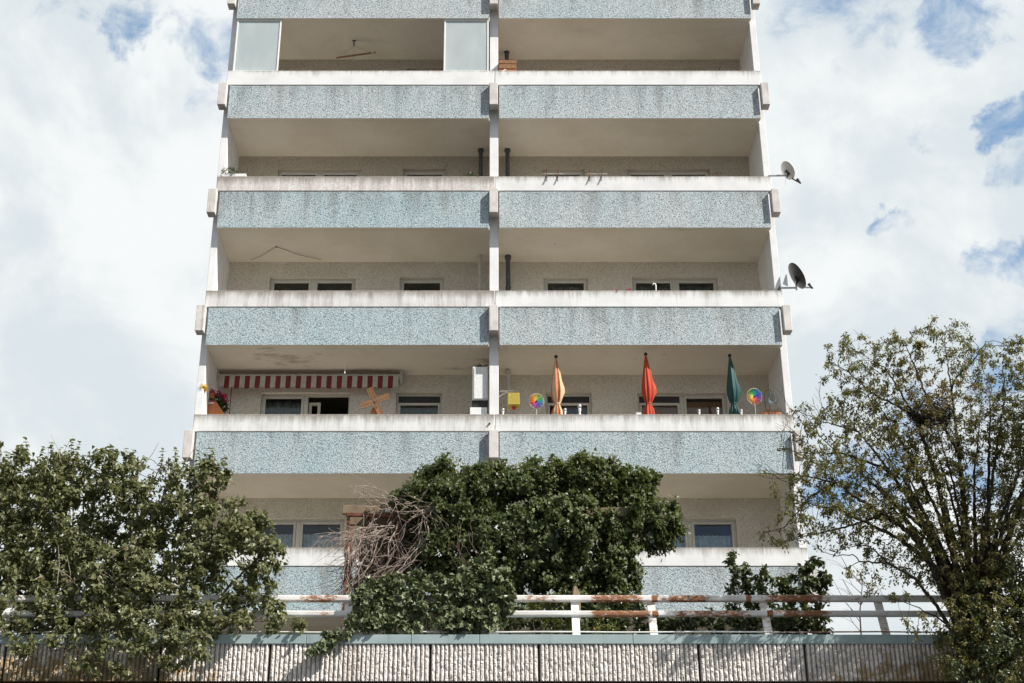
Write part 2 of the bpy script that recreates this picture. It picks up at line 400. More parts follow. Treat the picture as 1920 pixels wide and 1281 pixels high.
teal = {1:(.25,.15),2:(.34,.4),3:(.68,.3),4:(.62,.15),5:(.55,.05),6:(.7,.15),0:(.3,.2)}
tealr = {1:(.25,.25),2:(.25,.35),3:(.26,.2),4:(.32,.4),5:(.55,.0),6:(.35,.3),0:(.3,.2)}
dirtl = {0:.3,1:.2,2:-.35,3:.75,4:.8,5:.65,6:.55}
dirtr = {0:.3,1:.2,2:.15,3:.22,4:.42,5:.65,6:.45}
pinkl = {3:.75,4:.25,5:.1}; pinkr = {3:.10}
for i in range(NFL):
    for side in (-1, 1):
        xa, xb = (-XO, -.112) if side < 0 else (.118, XO)
        b = MB(); b.box(xa, xb, YP, YP+.12, zb[i], zm[i]-.012)
        b.m[0] = 1; tl = (teal if side < 0 else tealr)[i]
        part(b, 'balcony_panel', [M['blue'], M['soffit']], bevel=.004, color=(tl[0], tl[1], 0, 1))
        xa, xb = (-6.08, .012) if side < 0 else (.024, 6.09)
        b = MB(); b.box(xa, xb, YP-.012, YP+.13, zm[i], zt[i])
        part(b, 'parapet_band', M['parapet'], bevel=.012,
             color=((dirtl if side < 0 else dirtr)[i], (pinkl if side < 0 else pinkr).get(i, 0.0), 0, 1))
        xa, xb = (-5.983, -.097) if side < 0 else (.102, 5.983)
        b = MB(); b.box(xa, xb, YP+.128, YB+.02, zb[i]+.02, zb[i]+.22)
        part(b, 'balcony_slab', M['soffit'], color=(1.0 if (i, side) == (4, -1) else .12, 0, 0, 1))
    for x0, x1 in ((-6.215, -6.035), (-.1, .09), (6.04, 6.205)):
        b = MB(); b.box(x0, x1, YP-.125, YP+.115, zm[i]-.60, zm[i]-.005)
        part(b, 'column_cap', M['cap'], bevel=.01)

def holes_wall(mb, x0, x1, z0, z1, holes, y, rev):
    xs = sorted({x0, x1, *[h[0] for h in holes], *[h[1] for h in holes]}); zs = sorted({z0, z1, *[h[2] for h in holes], *[h[3] for h in holes]})
    for a, b_ in zip(xs, xs[1:]):
        for c, d in zip(zs, zs[1:]):
            mx, mz = (a+b_)/2, (c+d)/2
            if any(h[0] < mx < h[1] and h[2] < mz < h[3] for h in holes): continue
            mb.add([(a,y,c),(b_,y,c),(b_,y,d),(a,y,d)], [(0,1,2,3)])
            mb.add([(a,y+rev,c),(b_,y+rev,c),(b_,y+rev,d),(a,y+rev,d)], [(3,2,1,0)])
    for a, b_, c, d in holes:
        mb.add([(a,y,c),(a,y+rev,c),(a,y+rev,d),(a,y,d)], [(0,1,2,3)]); mb.add([(b_,y,c),(b_,y+rev,c),(b_,y+rev,d),(b_,y,d)], [(3,2,1,0)])
        mb.add([(a,y,d),(a,y+rev,d),(b_,y+rev,d),(b_,y,d)], [(0,1,2,3)]); mb.add([(a,y,c),(b_,y,c),(b_,y+rev,c),(a,y+rev,c)], [(0,1,2,3)])

def wavy(mb, x0, x1, y, z0, z1, amp=.02, n=60, per=.09):
    vs = []; fs = []
    for k in range(n+1):
        x = x0+(x1-x0)*k/n; d = amp*math.sin(2*math.pi*x/per+1.3*math.sin(x*5))
        vs += [(x, y+d, z0), (x, y+d, z1)]
    for k in range(n): fs.append((2*k, 2*k+2, 2*k+3, 2*k+1))
    mb.add(vs, fs)

def sash(mb, x0, x1, z0, z1, y, w=.075, d=.06):
    mb.box(x0, x1, y, y+d, z1-w, z1); mb.box(x0, x1, y, y+d, z0, z0+w)
    mb.box(x0, x0+w, y, y+d, z0+w, z1-w); mb.box(x1-w, x1, y, y+d, z0+w, z1-w)

def window(x0, x1, z0, z1, n, curt='curtain', drop=.0, openp=None, box=None, lace=False):
    """n panes; the window is a part, its frame, panes and curtains sub-parts"""
    y = YB+.10
    fr = MB(); sash(fr, x0+.004, x1-.004, z0+.004, z1-.004, y, .04, .09)
    w = (x1-x0)/n
    for k in range(1, n): fr.box(x0+k*w-.045, x0+k*w+.045, y+.001, y+.088, z0+.05, z1-.05)
    win = fr.build('window', M['frame'], bld, bevel=.006)
    for k in range(n):
        a = x0+k*w+(.04 if k == 0 else .045); b_ = x0+(k+1)*w-(.04 if k == n-1 else .045)
        top = z1-.045
        if openp == k: continue
        if box and k in box:
            bb = MB(); bb.box(a, b_, y+.03, y+.085, top-.16, top-.002); bb.build('shutter_box', M['dark'], win); top -= .16
        s_ = MB(); sash(s_, a+.003, b_-.003, z0+.06, top-.003, y-.012, .05, .07); s_.build('sash', M['frame'], win, bevel=.006)
        g_ = MB(); g_.box(a+.05, b_-.05, y+.02, y+.03, z0+.105, top-.05); g_.build('pane', M['glass'], win)
        if curt:
            c_ = MB(); wavy(c_, a+.03, b_-.03, y+.17, z0+.1, top-.07-drop); c_.build('curtain', M[curt], win, smooth=True)
        if lace: pass
    return win

WIDE, SMALL = (3.11, 5.05), (1.12, 2.12)
blinds = []
for i in range(-0, NFL+1):
    # opening i lies under slab i; its floor is slab i+1 (or the terrace)
    zc = zb[i]+.02 if i < NFL else None
    if i == NFL: continue
    zf = zb[i+1]+.22 if i+1 < NFL else ZTER
    yl = {1:128.5, 2:316.5, 3:519.5, 4:736, 5:972}.get(i)
    zl = P(CX, yl, YB).z if yl else zb[i]-.33
    for side in (-1, 1):
        wx = sorted((side*WIDE[0], side*WIDE[1])); sx = sorted((side*SMALL[0], side*SMALL[1]))
        hl = [(wx[0], wx[1], zf+.12, zl), (sx[0], sx[1], zf+.85, zl)]
        b = MB(); holes_wall(b, *((-5.983, -.097) if side < 0 else (.102, 5.983)), zf-.2, zc+.01, hl, YB, .26)
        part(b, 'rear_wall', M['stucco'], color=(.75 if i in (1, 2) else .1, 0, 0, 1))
        # what the windows show
        cu = {1:None, 2:None, 3:None if side < 0 else 'curtaindark', 4:'curtaindark', 5:'curtain', 6:'curtain'}.get(i)
        drop = .15 if i == 5 else 0.0
        if (i, side) == (4, -1):
            w_ = window(*hl[0], 2, 'curtaindark', openp=1)
            # opened, tilted-in sash on the right half
            s_ = MB(); xm = (wx[0]+wx[1])/2
            sash(s_, xm+.05, xm+.30, zf+.2, zl-.14, YB+.24, .06, .06); s_.build('sash', M['frame'], w_)
            window(*hl[1], 1, 'curtaindark', box=(0,))
        elif (i, side) == (4, 1):
            w_ = window(*hl[0], 2, 'curtaindark', .3, box=(0,))
            for k in (0, 1):
                xm = wx[0]+(wx[1]-wx[0])*(k+.5)/2
                bb = MB(); bb.box(xm-.40, xm+.40, YB+.215, YB+.225, zl-.55+(.1 if k else 0), zl-.14); bb.build('roller_blind', M['blind'], w_)
            window(*hl[1], 1, 'curtaindark', box=(0,))
        elif (i, side) == (5, 1):
            w_ = window(*hl[0], 2, 'curtain', .18); window(*hl[1], 1, cu)
        else:
            window(*hl[0], 2, cu, drop); window(*hl[1], 1, cu, drop)
    # rooms behind
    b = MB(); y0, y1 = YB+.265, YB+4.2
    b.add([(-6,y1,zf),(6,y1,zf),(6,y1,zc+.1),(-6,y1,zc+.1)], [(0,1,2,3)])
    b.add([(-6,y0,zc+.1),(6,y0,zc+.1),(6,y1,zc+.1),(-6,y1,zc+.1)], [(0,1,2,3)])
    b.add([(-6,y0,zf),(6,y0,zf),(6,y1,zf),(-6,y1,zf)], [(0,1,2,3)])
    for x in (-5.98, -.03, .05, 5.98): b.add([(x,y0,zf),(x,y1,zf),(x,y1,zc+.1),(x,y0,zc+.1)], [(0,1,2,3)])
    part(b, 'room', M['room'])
# plaster patches under the ceilings
for (x, y, w, h) in [(1010+10,107,22,6),(1017,290,20,7),(825+60,290,18,6),(826,491,20,7),(530,491,16,5),(545,107,18,5),(880,112,16,5)]:
    p = P(x, y, YB); m_ = w/PXM(y, YB)
    b = MB(); b.box(p.x-m_/2, p.x+m_/2, YB-.012, YB-.0005, p.z-.05, p.z+.06); part(b, 'plaster_patch', M['side'], bevel=.005)

# downpipes by the middle column
def pipe(px, ytop, ybot_z, mat, rr=.05, Y=None, funnel=True):
    Y = Y or YB-.1
    p = P(px, ytop, Y)
    b = MB(); b.tube([(p.x, Y, ybot_z), (p.x, Y, p.z)], rr, 12)
    if funnel: b.lathe((p.x, Y, p.z-.12), [(rr+.002, 0), (rr+.022, .01), (rr+.022, .10), (rr+.004, .125)], 12)
    b.tube([(p.x, Y, p.z-.85), (p.x, Y, p.z-.80)], rr+.012, 12)
    part(b, 'downpipe', mat, smooth=False)
fl = lambda i: (zb[i+1]+.22)
pipe(950, 92, fl(1), M['greypipe'], Y=YB-.3); pipe(901.5, 277, fl(2), M['greypipe'], Y=YB-.3); pipe(951.5, 277, fl(2), M['greypipe'], Y=YB-.3)
pipe(900, 478, fl(3), M['whitepipe'], .04, Y=YB-.3); pipe(952.5, 478, fl(3), M['greypipe'], Y=YB-.3); pipe(952.5, 695, fl(4), M['whitepipe'], .045, Y=YB-.3)
# spout in the white band
p = P(918, 794, YP-.02); b = MB(); b.tube([(p.x, YP-.01, p.z), (p.x, YP-.05, p.z-.012)], .02, 10); part(b, 'drain_spout', M['greypipe'])
# small ceiling lamps
for (x, y) in [(1190,672),(1245,665),(1042,458)]:
    p = P(x, y, YP+.6); zz = zb[4 if y > 600 else 3]+.02
    Yy = YP*1.0
    d = ray(x, y); t_ = (zz-EYE)/d.z; q = Vector((d.x*t_, d.y*t_, zz))
    b = MB(); b.lathe((q.x, q.y, zz-.03), [(.02,0),(.035,.01),(.035,.03)], 12); part(b, 'ceiling_lamp', M['white'])

# frosted side screens on the top-left balcony
def screen(x0, x1, ytop=None):
    a = P(x0, 132, YP+.06).x; c = P(x1, 132, YP+.06).x; z0 = zt[2]; z1 = zb[1]+.0
    fr = MB(); sash(fr, a, c, z0+.002, z1-.004, YP+.04, .035, .04)
    o = part(fr, 'glass_screen', M['white'], bevel=.004)
    g_ = MB(); g_.box(a+.036, c-.036, YP+.055, YP+.063, z0+.04, z1-.04); g_.build('pane', M['frost'], o)
screen(436.5, 521); screen(831.5, 916)

# ------------------------------------------------------------------ retaining wall
wall = thing('retaining_wall', (0, YW, 0), 'retaining wall of vertically ribbed concrete panels under a blue green metal coping', 'wall')
zc0, zc1 = P(CX, 1207.5, YW-.03).z, P(CX, 1190, YW-.03).z
zpt, zpb = zc0+.01, P(CX, 1277.5, YW).z
joints = [P(x, 1212, YW).x for x in (-190, 12, 302, 507, 807, 1010, 1309, 1508, 1811, 2015)]
joints = [joints[0]-1.85, joints[0]]+joints[1:]+[joints[-1]+1.85]
def interp(x, pts):
    xs = [a for a, _ in pts]; ys = [b for _, b in pts]; return float(np.interp(x, xs, ys))
def ribbed(x0, x1, z0, z1, seed):
    rg = np.random.default_rng(seed)
    x0 += .012; x1 -= .012
    nr = max(4, round((x1-x0)/.0515)); rw = (x1-x0)/nr
    prof = [(0, 0), (.10, .002), (.2, .017), (.34, .023), (.55, .025), (.74, .022), (.88, .011), (.97, .001)]
    xs = []; hs = []; rid = []
    for k in range(nr):
        j = rg.uniform(-.06, .06)
        for (t, h) in prof: xs.append(x0+(k+t)*rw+(j*rw if .15 < t < .9 else 0)); hs.append(h*rg.uniform(.9, 1.1)); rid.append(k)
    xs.append(x1); hs.append(0); rid.append(nr-1)
    xs = np.array(xs); hs = np.array(hs); nz_ = max(4, int((z1-z0)/.012))
    zs = np.linspace(z0, z1, nz_)
    # broken, split face: random chips along each rib
    nx = len(xs)
    H = np.tile(hs, (nz_, 1))
    lo = rg.random((nz_//3+3, nx//3+3)); hi = rg.random((nz_, nx))
    zi = np.arange(nz_)/3; xi = np.arange(nx)/3
    z0i = zi.astype(int); x0i = xi.astype(int); fz = (zi-z0i)[:, None]; fx = (xi-x0i)[None, :]
    L = lo[z0i][:, x0i]*(1-fz)*(1-fx)+lo[z0i+1][:, x0i]*fz*(1-fx)+lo[z0i][:, x0i+1]*(1-fz)*fx+lo[z0i+1][:, x0i+1]*fz*fx
    chip = np.clip((L-.48)*2.4, 0, 1)*.017+(hi-.5)*.008+np.clip(hi-.91, 0, 1)*.12
    H = np.where(H > .008, H-chip*(H/.029), H)
    X = np.tile(xs, (nz_, 1))+(rg.random((nz_, nx))-.5)*.002; Z = np.tile(zs[:, None], (1, nx))
    V = np.stack([X, YW-H, Z], -1).reshape(-1, 3)
    idx = np.arange(nz_*nx).reshape(nz_, nx)
    Fc = np.stack([idx[:-1, :-1], idx[:-1, 1:], idx[1:, 1:], idx[1:, :-1]], -1).reshape(-1, 4)
    return V, Fc, (H/.029).reshape(-1)
LI = [(-5.6, .75), (-4.6, .8), (-3.9, .62), (-3.3, .35), (-2.6, .02), (3.2, .0), (3.7, .32), (4.6, .6), (5.2, .7), (7, .7)]
for k, (a, c) in enumerate(zip(joints, joints[1:])):
    b = MB(); V, Fc, hh = ribbed(a, c, zpb, zpt, k+3)
    n0 = len(V)
    b.v = [tuple(v) for v in V]; b.f = [tuple(f) for f in Fc]; b.m = [0]*len(Fc)
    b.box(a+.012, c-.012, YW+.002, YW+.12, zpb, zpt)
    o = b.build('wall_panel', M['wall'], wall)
    N = len(o.data.vertices)
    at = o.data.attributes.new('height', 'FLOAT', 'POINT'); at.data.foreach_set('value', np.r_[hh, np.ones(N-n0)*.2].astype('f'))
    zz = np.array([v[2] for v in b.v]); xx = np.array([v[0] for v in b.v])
    li = np.interp(xx, [p_[0] for p_ in LI], [p_[1] for p_ in LI])*(1.15-.9*(zz-zpb)/(zpt-zpb))
    at = o.data.attributes.new('lichen', 'FLOAT', 'POINT'); at.data.foreach_set('value', li.astype('f'))
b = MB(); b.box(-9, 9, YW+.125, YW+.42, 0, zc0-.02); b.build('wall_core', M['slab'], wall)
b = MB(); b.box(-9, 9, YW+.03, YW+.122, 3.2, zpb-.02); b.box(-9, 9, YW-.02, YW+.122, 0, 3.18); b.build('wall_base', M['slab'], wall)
cx = [P(x, 1198, YW).x for x in (-420, -230, 80, 375, 535+40, 771, 899, 1186, 1355, 1498, 1700, 1950, 2200)]
cx[0] = -9; cx[-1] = 9
for a, c in zip(cx, cx[1:]):
    b = MB(); b.box(a+.002, c-.002, YW-.035, YW+.40, zc0, zc1); b.build('coping', M['coping'], wall, bevel=.006)

# ------------------------------------------------------------------ guard railing
rail = thing('guard_railing', (0, YW+.2, zc1), 'rusty white steel railing with two thick rails on the blue green coping', 'railing')
def add_rust(o, spots):
    me = o.data; off_ = origin(o.parent)
    xs = np.empty(len(me.vertices)*3, 'f'); me.vertices.foreach_get('co', xs); xs = xs[::3]+off_.x
    r_ = np.zeros(len(xs))
    for (a, c, w, soft_) in spots:
        d = np.clip(np.minimum(xs-a, c-xs)/soft_+.5, 0, 1); r_ = np.maximum(r_, d*w)
    at = me.attributes.new('rust', 'FLOAT', 'POINT'); at.data.foreach_set('value', r_.astype('f'))
def railbar(ytop, ybot, Y, spots):
    z1, z0 = P(CX, ytop, Y).z, P(CX, ybot, Y).z
    c = .016; d = .085
    prof = [(Y+c, z0), (Y+d-c, z0), (Y+d, z0+c), (Y+d, z1-c), (Y+d-c, z1), (Y+c, z1), (Y+c*.35, z1-c*.35), (Y, z1-c), (Y, z0+c), (Y+c*.35, z0+c*.35)]
    n = 560; b = MB(); m_ = len(prof)
    for k in range(n+1):
        x = -9+18*k/n
        b.v += [(x, y_+.0015*noise.noise((x*2, y_, z_)), z_+.0025*noise.noise((x*.7, 3, z_))) for (y_, z_) in prof]
    for k in range(n):
        for j in range(m_):
            b.f.append((k*m_+j, (k+1)*m_+j, (k+1)*m_+(j+1)%m_, k*m_+(j+1)%m_)); b.m.append(0)
    o = b.build('rail', M['rust'], rail, fixn=True)
    X = lambda px: P(px, ytop, Y).x
    add_rust(o, [(X(a), X(c), w, s/160) for (a, c, w, s) in spots])
YR1, YR2 = YW+.29, YW+.22
railbar(1115.5, 1127, YR1, [(-900,380,.15,200),(555,645,.5,50),(700,860,.3,60),(975,1050,.38,30),(1102,1212,.54,40),(1222,1234,.75,6),(1236,1345,.52,60),(1398,1408,.75,6),(1425,1560,.56,60),(1560,2400,.25,90)])
railbar(1144.5, 1155, YR2, [(-900,380,.15,200),(585,625,.35,20),(655,690,.5,20),(795,835,.5,20),(1105,1222,.62,30),(1222,1234,.8,6),(1250,1420,.50,60),(1438,1450,.8,6),(1452,1570,.56,60),(1600,2400,.2,90)])
posts = [-215, 0, 215, 430, 648, 866, 1081, 1227, 1443, 1664, 1885, 2105]
for px in posts:
    a = P(px, 1130, YR1+.05); x0 = a.x; b = MB()
    top = (x0, YR1+.09, P(CX, 1117, YR1+.09).z); bot = (P(px+(px-926)*.0005, 1192, YW+.12).x, YW+.13, zc1+.002)
    w = .046; t_ = .045
    x0, y0, z0 = bot; x1, y1, z1 = top
    x1 = x0
    b.add([(x0-w,y0,z0),(x0+w,y0,z0),(x0+w,y0+t_,z0),(x0-w,y0+t_,z0),(x1-w,y1,z1),(x1+w,y1,z1),(x1+w,y1+t_,z1),(x1-w,y1+t_,z1)],
          [(3,2,1,0),(4,5,6,7),(0,1,5,4),(1,2,6,5),(2,3,7,6),(3,0,4,7)])
    o = b.build('post', M['rust'], rail, bevel=.005)
    add_rust(o, [(-20, 20, .32 if px > 1200 else .15, .1)])
b = MB(); z_ = P(CX, 1187, YW+.17).z; b.tube([(-9+k*.5, YW+.12+.0, z_+.004*math.sin(k*1.7)) for k in range(37)], .009, 6)
o = b.build('bottom_rod', M['rust'], rail); add_rust(o, [(-9, 3, .12, .5), (3, 9, .5, .5)])
# ------------------------------------------------------------------ plants
def unit(a): return a/np.maximum(np.linalg.norm(a, axis=-1, keepdims=True), 1e-9)

def blobs_world(blobs):
    out = []
    for (x, y, rx, ry, Y, rY, *w) in blobs:
        c = P(x, y, Y); m = PXM(y, Y); mz = m*1.0*math.cos(math.atan((CY-y)/F)+TH)+1e-6
        out.append((np.array(c), np.array([rx/m, rY, ry/(m*.93)]), w[0] if w else 1.0))
    return out
def sample(blobs, n, rg, shell=0.0, clump=0.0, freq=2.4):
    bw = blobs_world(blobs)
    vol = np.array([np.prod(r)**.85*w for _, r, w in bw]); k = rg.choice(len(bw), n*3, p=vol/vol.sum())
    d = unit(rg.normal(size=(n*3, 3))); rad = (shell**3+(1-shell**3)*rg.random(n*3))**(1/3)
    c = np.array([b_[0] for b_ in bw])[k]; r = np.array([b_[1] for b_ in bw])[k]
    p = c+d*r*rad[:, None]
    if clump:
        v = np.array([noise.noise(Vector(q)*freq) for q in p]); p = p[v > -clump*rg.random(len(p))*.9+clump*.25-.12]
    return p[:n]

SEEDN = [0]
def grow(seeds, attr, step, infl, kill, iters, rg, trop=(0, 0, .06)):
    """space colonisation; seeds: list of polylines (world), later ones may start anywhere. -> nodes, parent"""
    nodes = []; par = []
    for poly in seeds:
        poly = [np.array(q, float) for q in poly]
        prev = None
        if nodes and len(poly):
            A = np.array(nodes); d = np.linalg.norm(A-poly[0], axis=1); j = int(d.argmin())
            if d[j] < .25: prev = j
        if prev is None: nodes.append(poly[0]); par.append(-1); prev = len(nodes)-1
        for q0, q1 in zip(poly, poly[1:]):
            L = np.linalg.norm(q1-q0); m = max(1, int(round(L/step)))
            for s_ in range(1, m+1):
                nodes.append(q0+(q1-q0)*s_/m+rg.normal(size=3)*step*.10); par.append(prev); prev = len(nodes)-1
    SEEDN[0] = len(nodes)
    attr = attr.copy(); best = np.full(len(attr), 1e9); bi = np.zeros(len(attr), int); done = 0
    trop = np.array(trop)
    for it in range(iters):
        new = np.array(nodes[done:])
        for c0 in range(0, len(new), 400):
            D = np.linalg.norm(attr[:, None, :]-new[None, c0:c0+400], axis=2); j = D.argmin(1); dm = D[np.arange(len(attr)), j]
            u = dm < best; best[u] = dm[u]; bi[u] = j[u]+done+c0
        done = len(nodes)
        keep = best > kill; attr = attr[keep]; best = best[keep]; bi = bi[keep]
        if not len(attr): break
        act = best < infl
        if not act.any(): break
        N = np.array(nodes); dirs = unit(attr[act]-N[bi[act]])
        acc = {}
        for k, d in zip(bi[act], dirs): acc.setdefault(int(k), []).append(d)
        added = 0
        for k, ds in acc.items():
            v = np.sum(ds, 0); v = v/max(np.linalg.norm(v), 1e-9)+trop+rg.normal(size=3)*.16
            if par[k] >= 0: v = v+.35*unit(N[k]-N[par[k]])
            v /= np.linalg.norm(v)
            nodes.append(N[k]+v*step); par.append(k); added += 1
        if not added: break
    return np.array(nodes), np.array(par)

def radii(par, tip, expo=2.4, rmax=.09):
    n = len(par); acc = np.zeros(n); kids = np.zeros(n, int); depth = np.zeros(n, int)
    for i in range(n-1, -1, -1):
        if kids[i] == 0: acc[i] = tip**expo
        if par[i] >= 0:
            acc[par[i]] += acc[i]+tip**expo*.02; kids[par[i]] += 1; depth[par[i]] = max(depth[par[i]], depth[i]+1)
    return np.minimum(acc**(1/expo), rmax), kids, depth

def branch_mesh(name, mat, parent, nodes, par, rad, only=None):
    off_ = np.array(origin(parent))
    E_ = np.array([i for i in range(len(par)) if par[i] >= 0 and (only is None or only[i])])
    a = nodes[par[E_]]; b = nodes[E_]; ra = rad[par[E_]]; rb = rad[E_]; ra = np.minimum(ra, rb*1.35)
    V = []; Fc = []; n0 = 0
    for sel, sides in ((rb > .008, 6), (rb <= .008, 3)):
        if not sel.any(): continue
        A, B, RA, RB = a[sel], b[sel], ra[sel], rb[sel]
        d = unit(B-A); h = np.where(np.abs(d[:, 2:3]) < .9, np.array([[0, 0, 1.]]), np.array([[1., 0, 0]]))
        u = unit(np.cross(h, d)); w = np.cross(d, u)
        A = A-d*RA[:, None]*.5
        t = np.arange(sides)*2*math.pi/sides; cs = np.cos(t)[None, :, None]; sn = np.sin(t)[None, :, None]
        ring = u[:, None]*cs+w[:, None]*sn
        r0 = A[:, None]+ring*RA[:, None, None]; r1 = B[:, None]+ring*RB[:, None, None]
        V.append(np.concatenate([r0, r1], 1).reshape(-1, 3))
        base = n0+np.arange(len(A))*2*sides; k = np.arange(sides); k2 = (k+1) % sides
        Fc.append(np.stack([base[:, None]+k, base[:, None]+k2, base[:, None]+sides+k2, base[:, None]+sides+k], -1).reshape(-1, 4)); n0 += len(A)*2*sides
    V = np.concatenate(V)-off_; Fc = np.concatenate(Fc)
    return raw_mesh(name, mat, parent, V, Fc, True)

def raw_mesh(name, mat, parent, V, Fc, smooth):
    me = bpy.data.meshes.new(name); me.vertices.add(len(V)); me.vertices.foreach_set('co', V.astype('f').ravel())
    k = Fc.shape[1]; me.loops.add(Fc.size); me.loops.foreach_set('vertex_index', Fc.astype('i').ravel())
    me.polygons.add(len(Fc)); me.polygons.foreach_set('loop_start', np.arange(len(Fc), dtype='i')*k)
    me.polygons.foreach_set('use_smooth', np.full(len(Fc), smooth)); me.update(calc_edges=True); me.validate()
    me.materials.append(mat); o = bpy.data.objects.new(name, me); COL.objects.link(o); o.parent = parent
    return o

# leaf outlines: (along, across, up), triangles
def leaf_template(kind):
    if kind == 'heart':      # broad, pointed, folded along the midrib
        half = [(0, .0), (-.06, .22), (.10, .40), (.34, .43), (.62, .28), (1, 0)]
    elif kind == 'lance':
        half = [(0, 0), (.22, .13), (.5, .17), (.78, .10), (1, 0)]
    elif kind == 'ovate':
        half = [(0, 0), (.15, .22), (.4, .30), (.7, .2), (1, 0)]
    elif kind == 'ivy':
        half = [(0, 0), (-.14, .24), (.12, .46), (.28, .34), (.52, .56), (.60, .26), (1, 0)]
    mid = [(x, 0) for (x, _) in half]
    V = []; T = []
    spine = [(0, 0, 0), (.33, 0, -.03), (.66, 0, -.06), (1, 0, -.20)]
    V += spine
    for sgn in (1, -1):
        n0 = len(V); rim = half[1:-1]
        V += [(x, sgn*y, .30*y-.16*x*x) for (x, y) in rim]
        idx = [n0+i for i in range(len(rim))]
        near = lambda x: min(range(4), key=lambda i: abs(spine[i][0]-x))
        prev_s = 0; prev = None
        chain = [(half[0], 0)]+[(rim[i], idx[i]) for i in range(len(rim))]
        for (q, vi) in chain[1:]:
            s_ = max(prev_s, min(2, near(q[0])))
            if prev is not None: T.append((prev_s, prev, vi) if sgn < 0 else (prev_s, vi, prev))
            if s_ > prev_s:
                for k in range(prev_s, s_): T.append((k, vi, k+1) if sgn < 0 else (k, k+1, vi))
            prev, prev_s = vi, s_
        for k in range(prev_s, 3): T.append((k, prev, k+1) if sgn < 0 else (k, k+1, prev))
    return np.array(V, float), np.array(T)
TEMPL = {k: leaf_template(k) for k in ('heart', 'lance', 'ovate', 'ivy')}

def leaves_mesh(name, mat, parent, pos, d, nrm, size, kind, rg, width=1.0, oddfun=None):
    T, Fc = TEMPL[kind]; off_ = np.array(origin(parent)) if parent is not None else 0
    ex = unit(d); ez = unit(nrm-(nrm*ex).sum(1, keepdims=True)*ex); ey = np.cross(ez, ex)
    curl = rg.uniform(.5, 1.8, (len(pos), 1, 1))
    V = pos[:, None]+size[:, None, None]*(T[None, :, 0:1]*ex[:, None]+width*T[None, :, 1:2]*ey[:, None]+curl*T[None, :, 2:3]*ez[:, None])
    n = len(pos); m = len(T)
    Fa = (np.arange(n)[:, None, None]*m+Fc[None]).reshape(-1, 3)
    o = raw_mesh(name, mat, parent, V.reshape(-1, 3)-off_, Fa, False)
    tint = np.repeat(np.clip(rg.normal(.5, .25, n), 0, 1), m); odd = np.repeat(rg.random(n) if oddfun is None else oddfun(pos), m)
    for nm, v in (('tint', tint), ('odd', odd)):
        at = o.data.attributes.new(nm, 'FLOAT', 'POINT'); at.data.foreach_set('value', v.astype('f'))
    return o

SUN = np.array(sd)
def leaf_up(nodes, par, depth, total, rg, kdepth, jitter, droop, size, up=.55, sunw=.35, outw=.5, centre=None, spread=.9, kids=None):
    E_ = np.array([i for i in range(len(par)) if par[i] >= 0 and depth[i] <= kdepth])
    pick = E_[rg.integers(0, len(E_), total)]
    t = rg.random(total)[:, None]
    a = nodes[par[pick]]; b = nodes[pick]; p = a+(b-a)*t+rg.normal(size=(total, 3))*jitter
    d = unit(unit(b-a)*.6+unit(rg.normal(size=(total, 3)))*spread+np.array([0, 0, -droop]))
    out = unit(p-centre) if centre is not None else 0
    n = unit(np.array([0, 0, up])+SUN*sunw+out*outw+rg.normal(size=(total, 3))*.38)
    s_ = rg.uniform(size[0], size[1], total)
    return p, d, n, s_

M['lilac'] = m_leaf('lilac_leaf', (.095, .108, .040), (.240, .240, .115), (.14, .08, .035), .025, .42, .38)
M['ivy'] = m_leaf('ivy_leaf', (.048, .075, .026), (.150, .170, .070), (.16, .19, .06), .06, .42, .3, .4)
M['ivyrail'] = m_leaf('broad_ivy_leaf', (.080, .110, .048), (.205, .225, .120), (.20, .22, .12), .08, .42, .15, .4)
M['olive'] = m_leaf('olive_leaf', (.110, .100, .028), (.250, .215, .075), (.22, .11, .045), .26, .45, .4)
M['privet'] = m_leaf('glossy_green_leaf', (.045, .068, .026), (.125, .140, .060), (.15, .16, .05), .03, .35, .18)
M['yellowleaf'] = m_leaf('yellow_green_leaf', (.10, .12, .02), (.22, .22, .05), (.25, .14, .04), .1, .45, .3)
M['bark'] = m_bark('dark_bark', (.075, .060, .042), (.030, .024, .018))
M['oldbark'] = m_bark('grey_brown_bark', (.16, .125, .10), (.07, .055, .045))
M['vine'] = m_bark('pale_dead_vine', (.46, .375, .32), (.19, .145, .12), 22)
M['vinedark'] = m_bark('brown_dead_vine', (.17, .11, .085), (.09, .06, .05), 22)

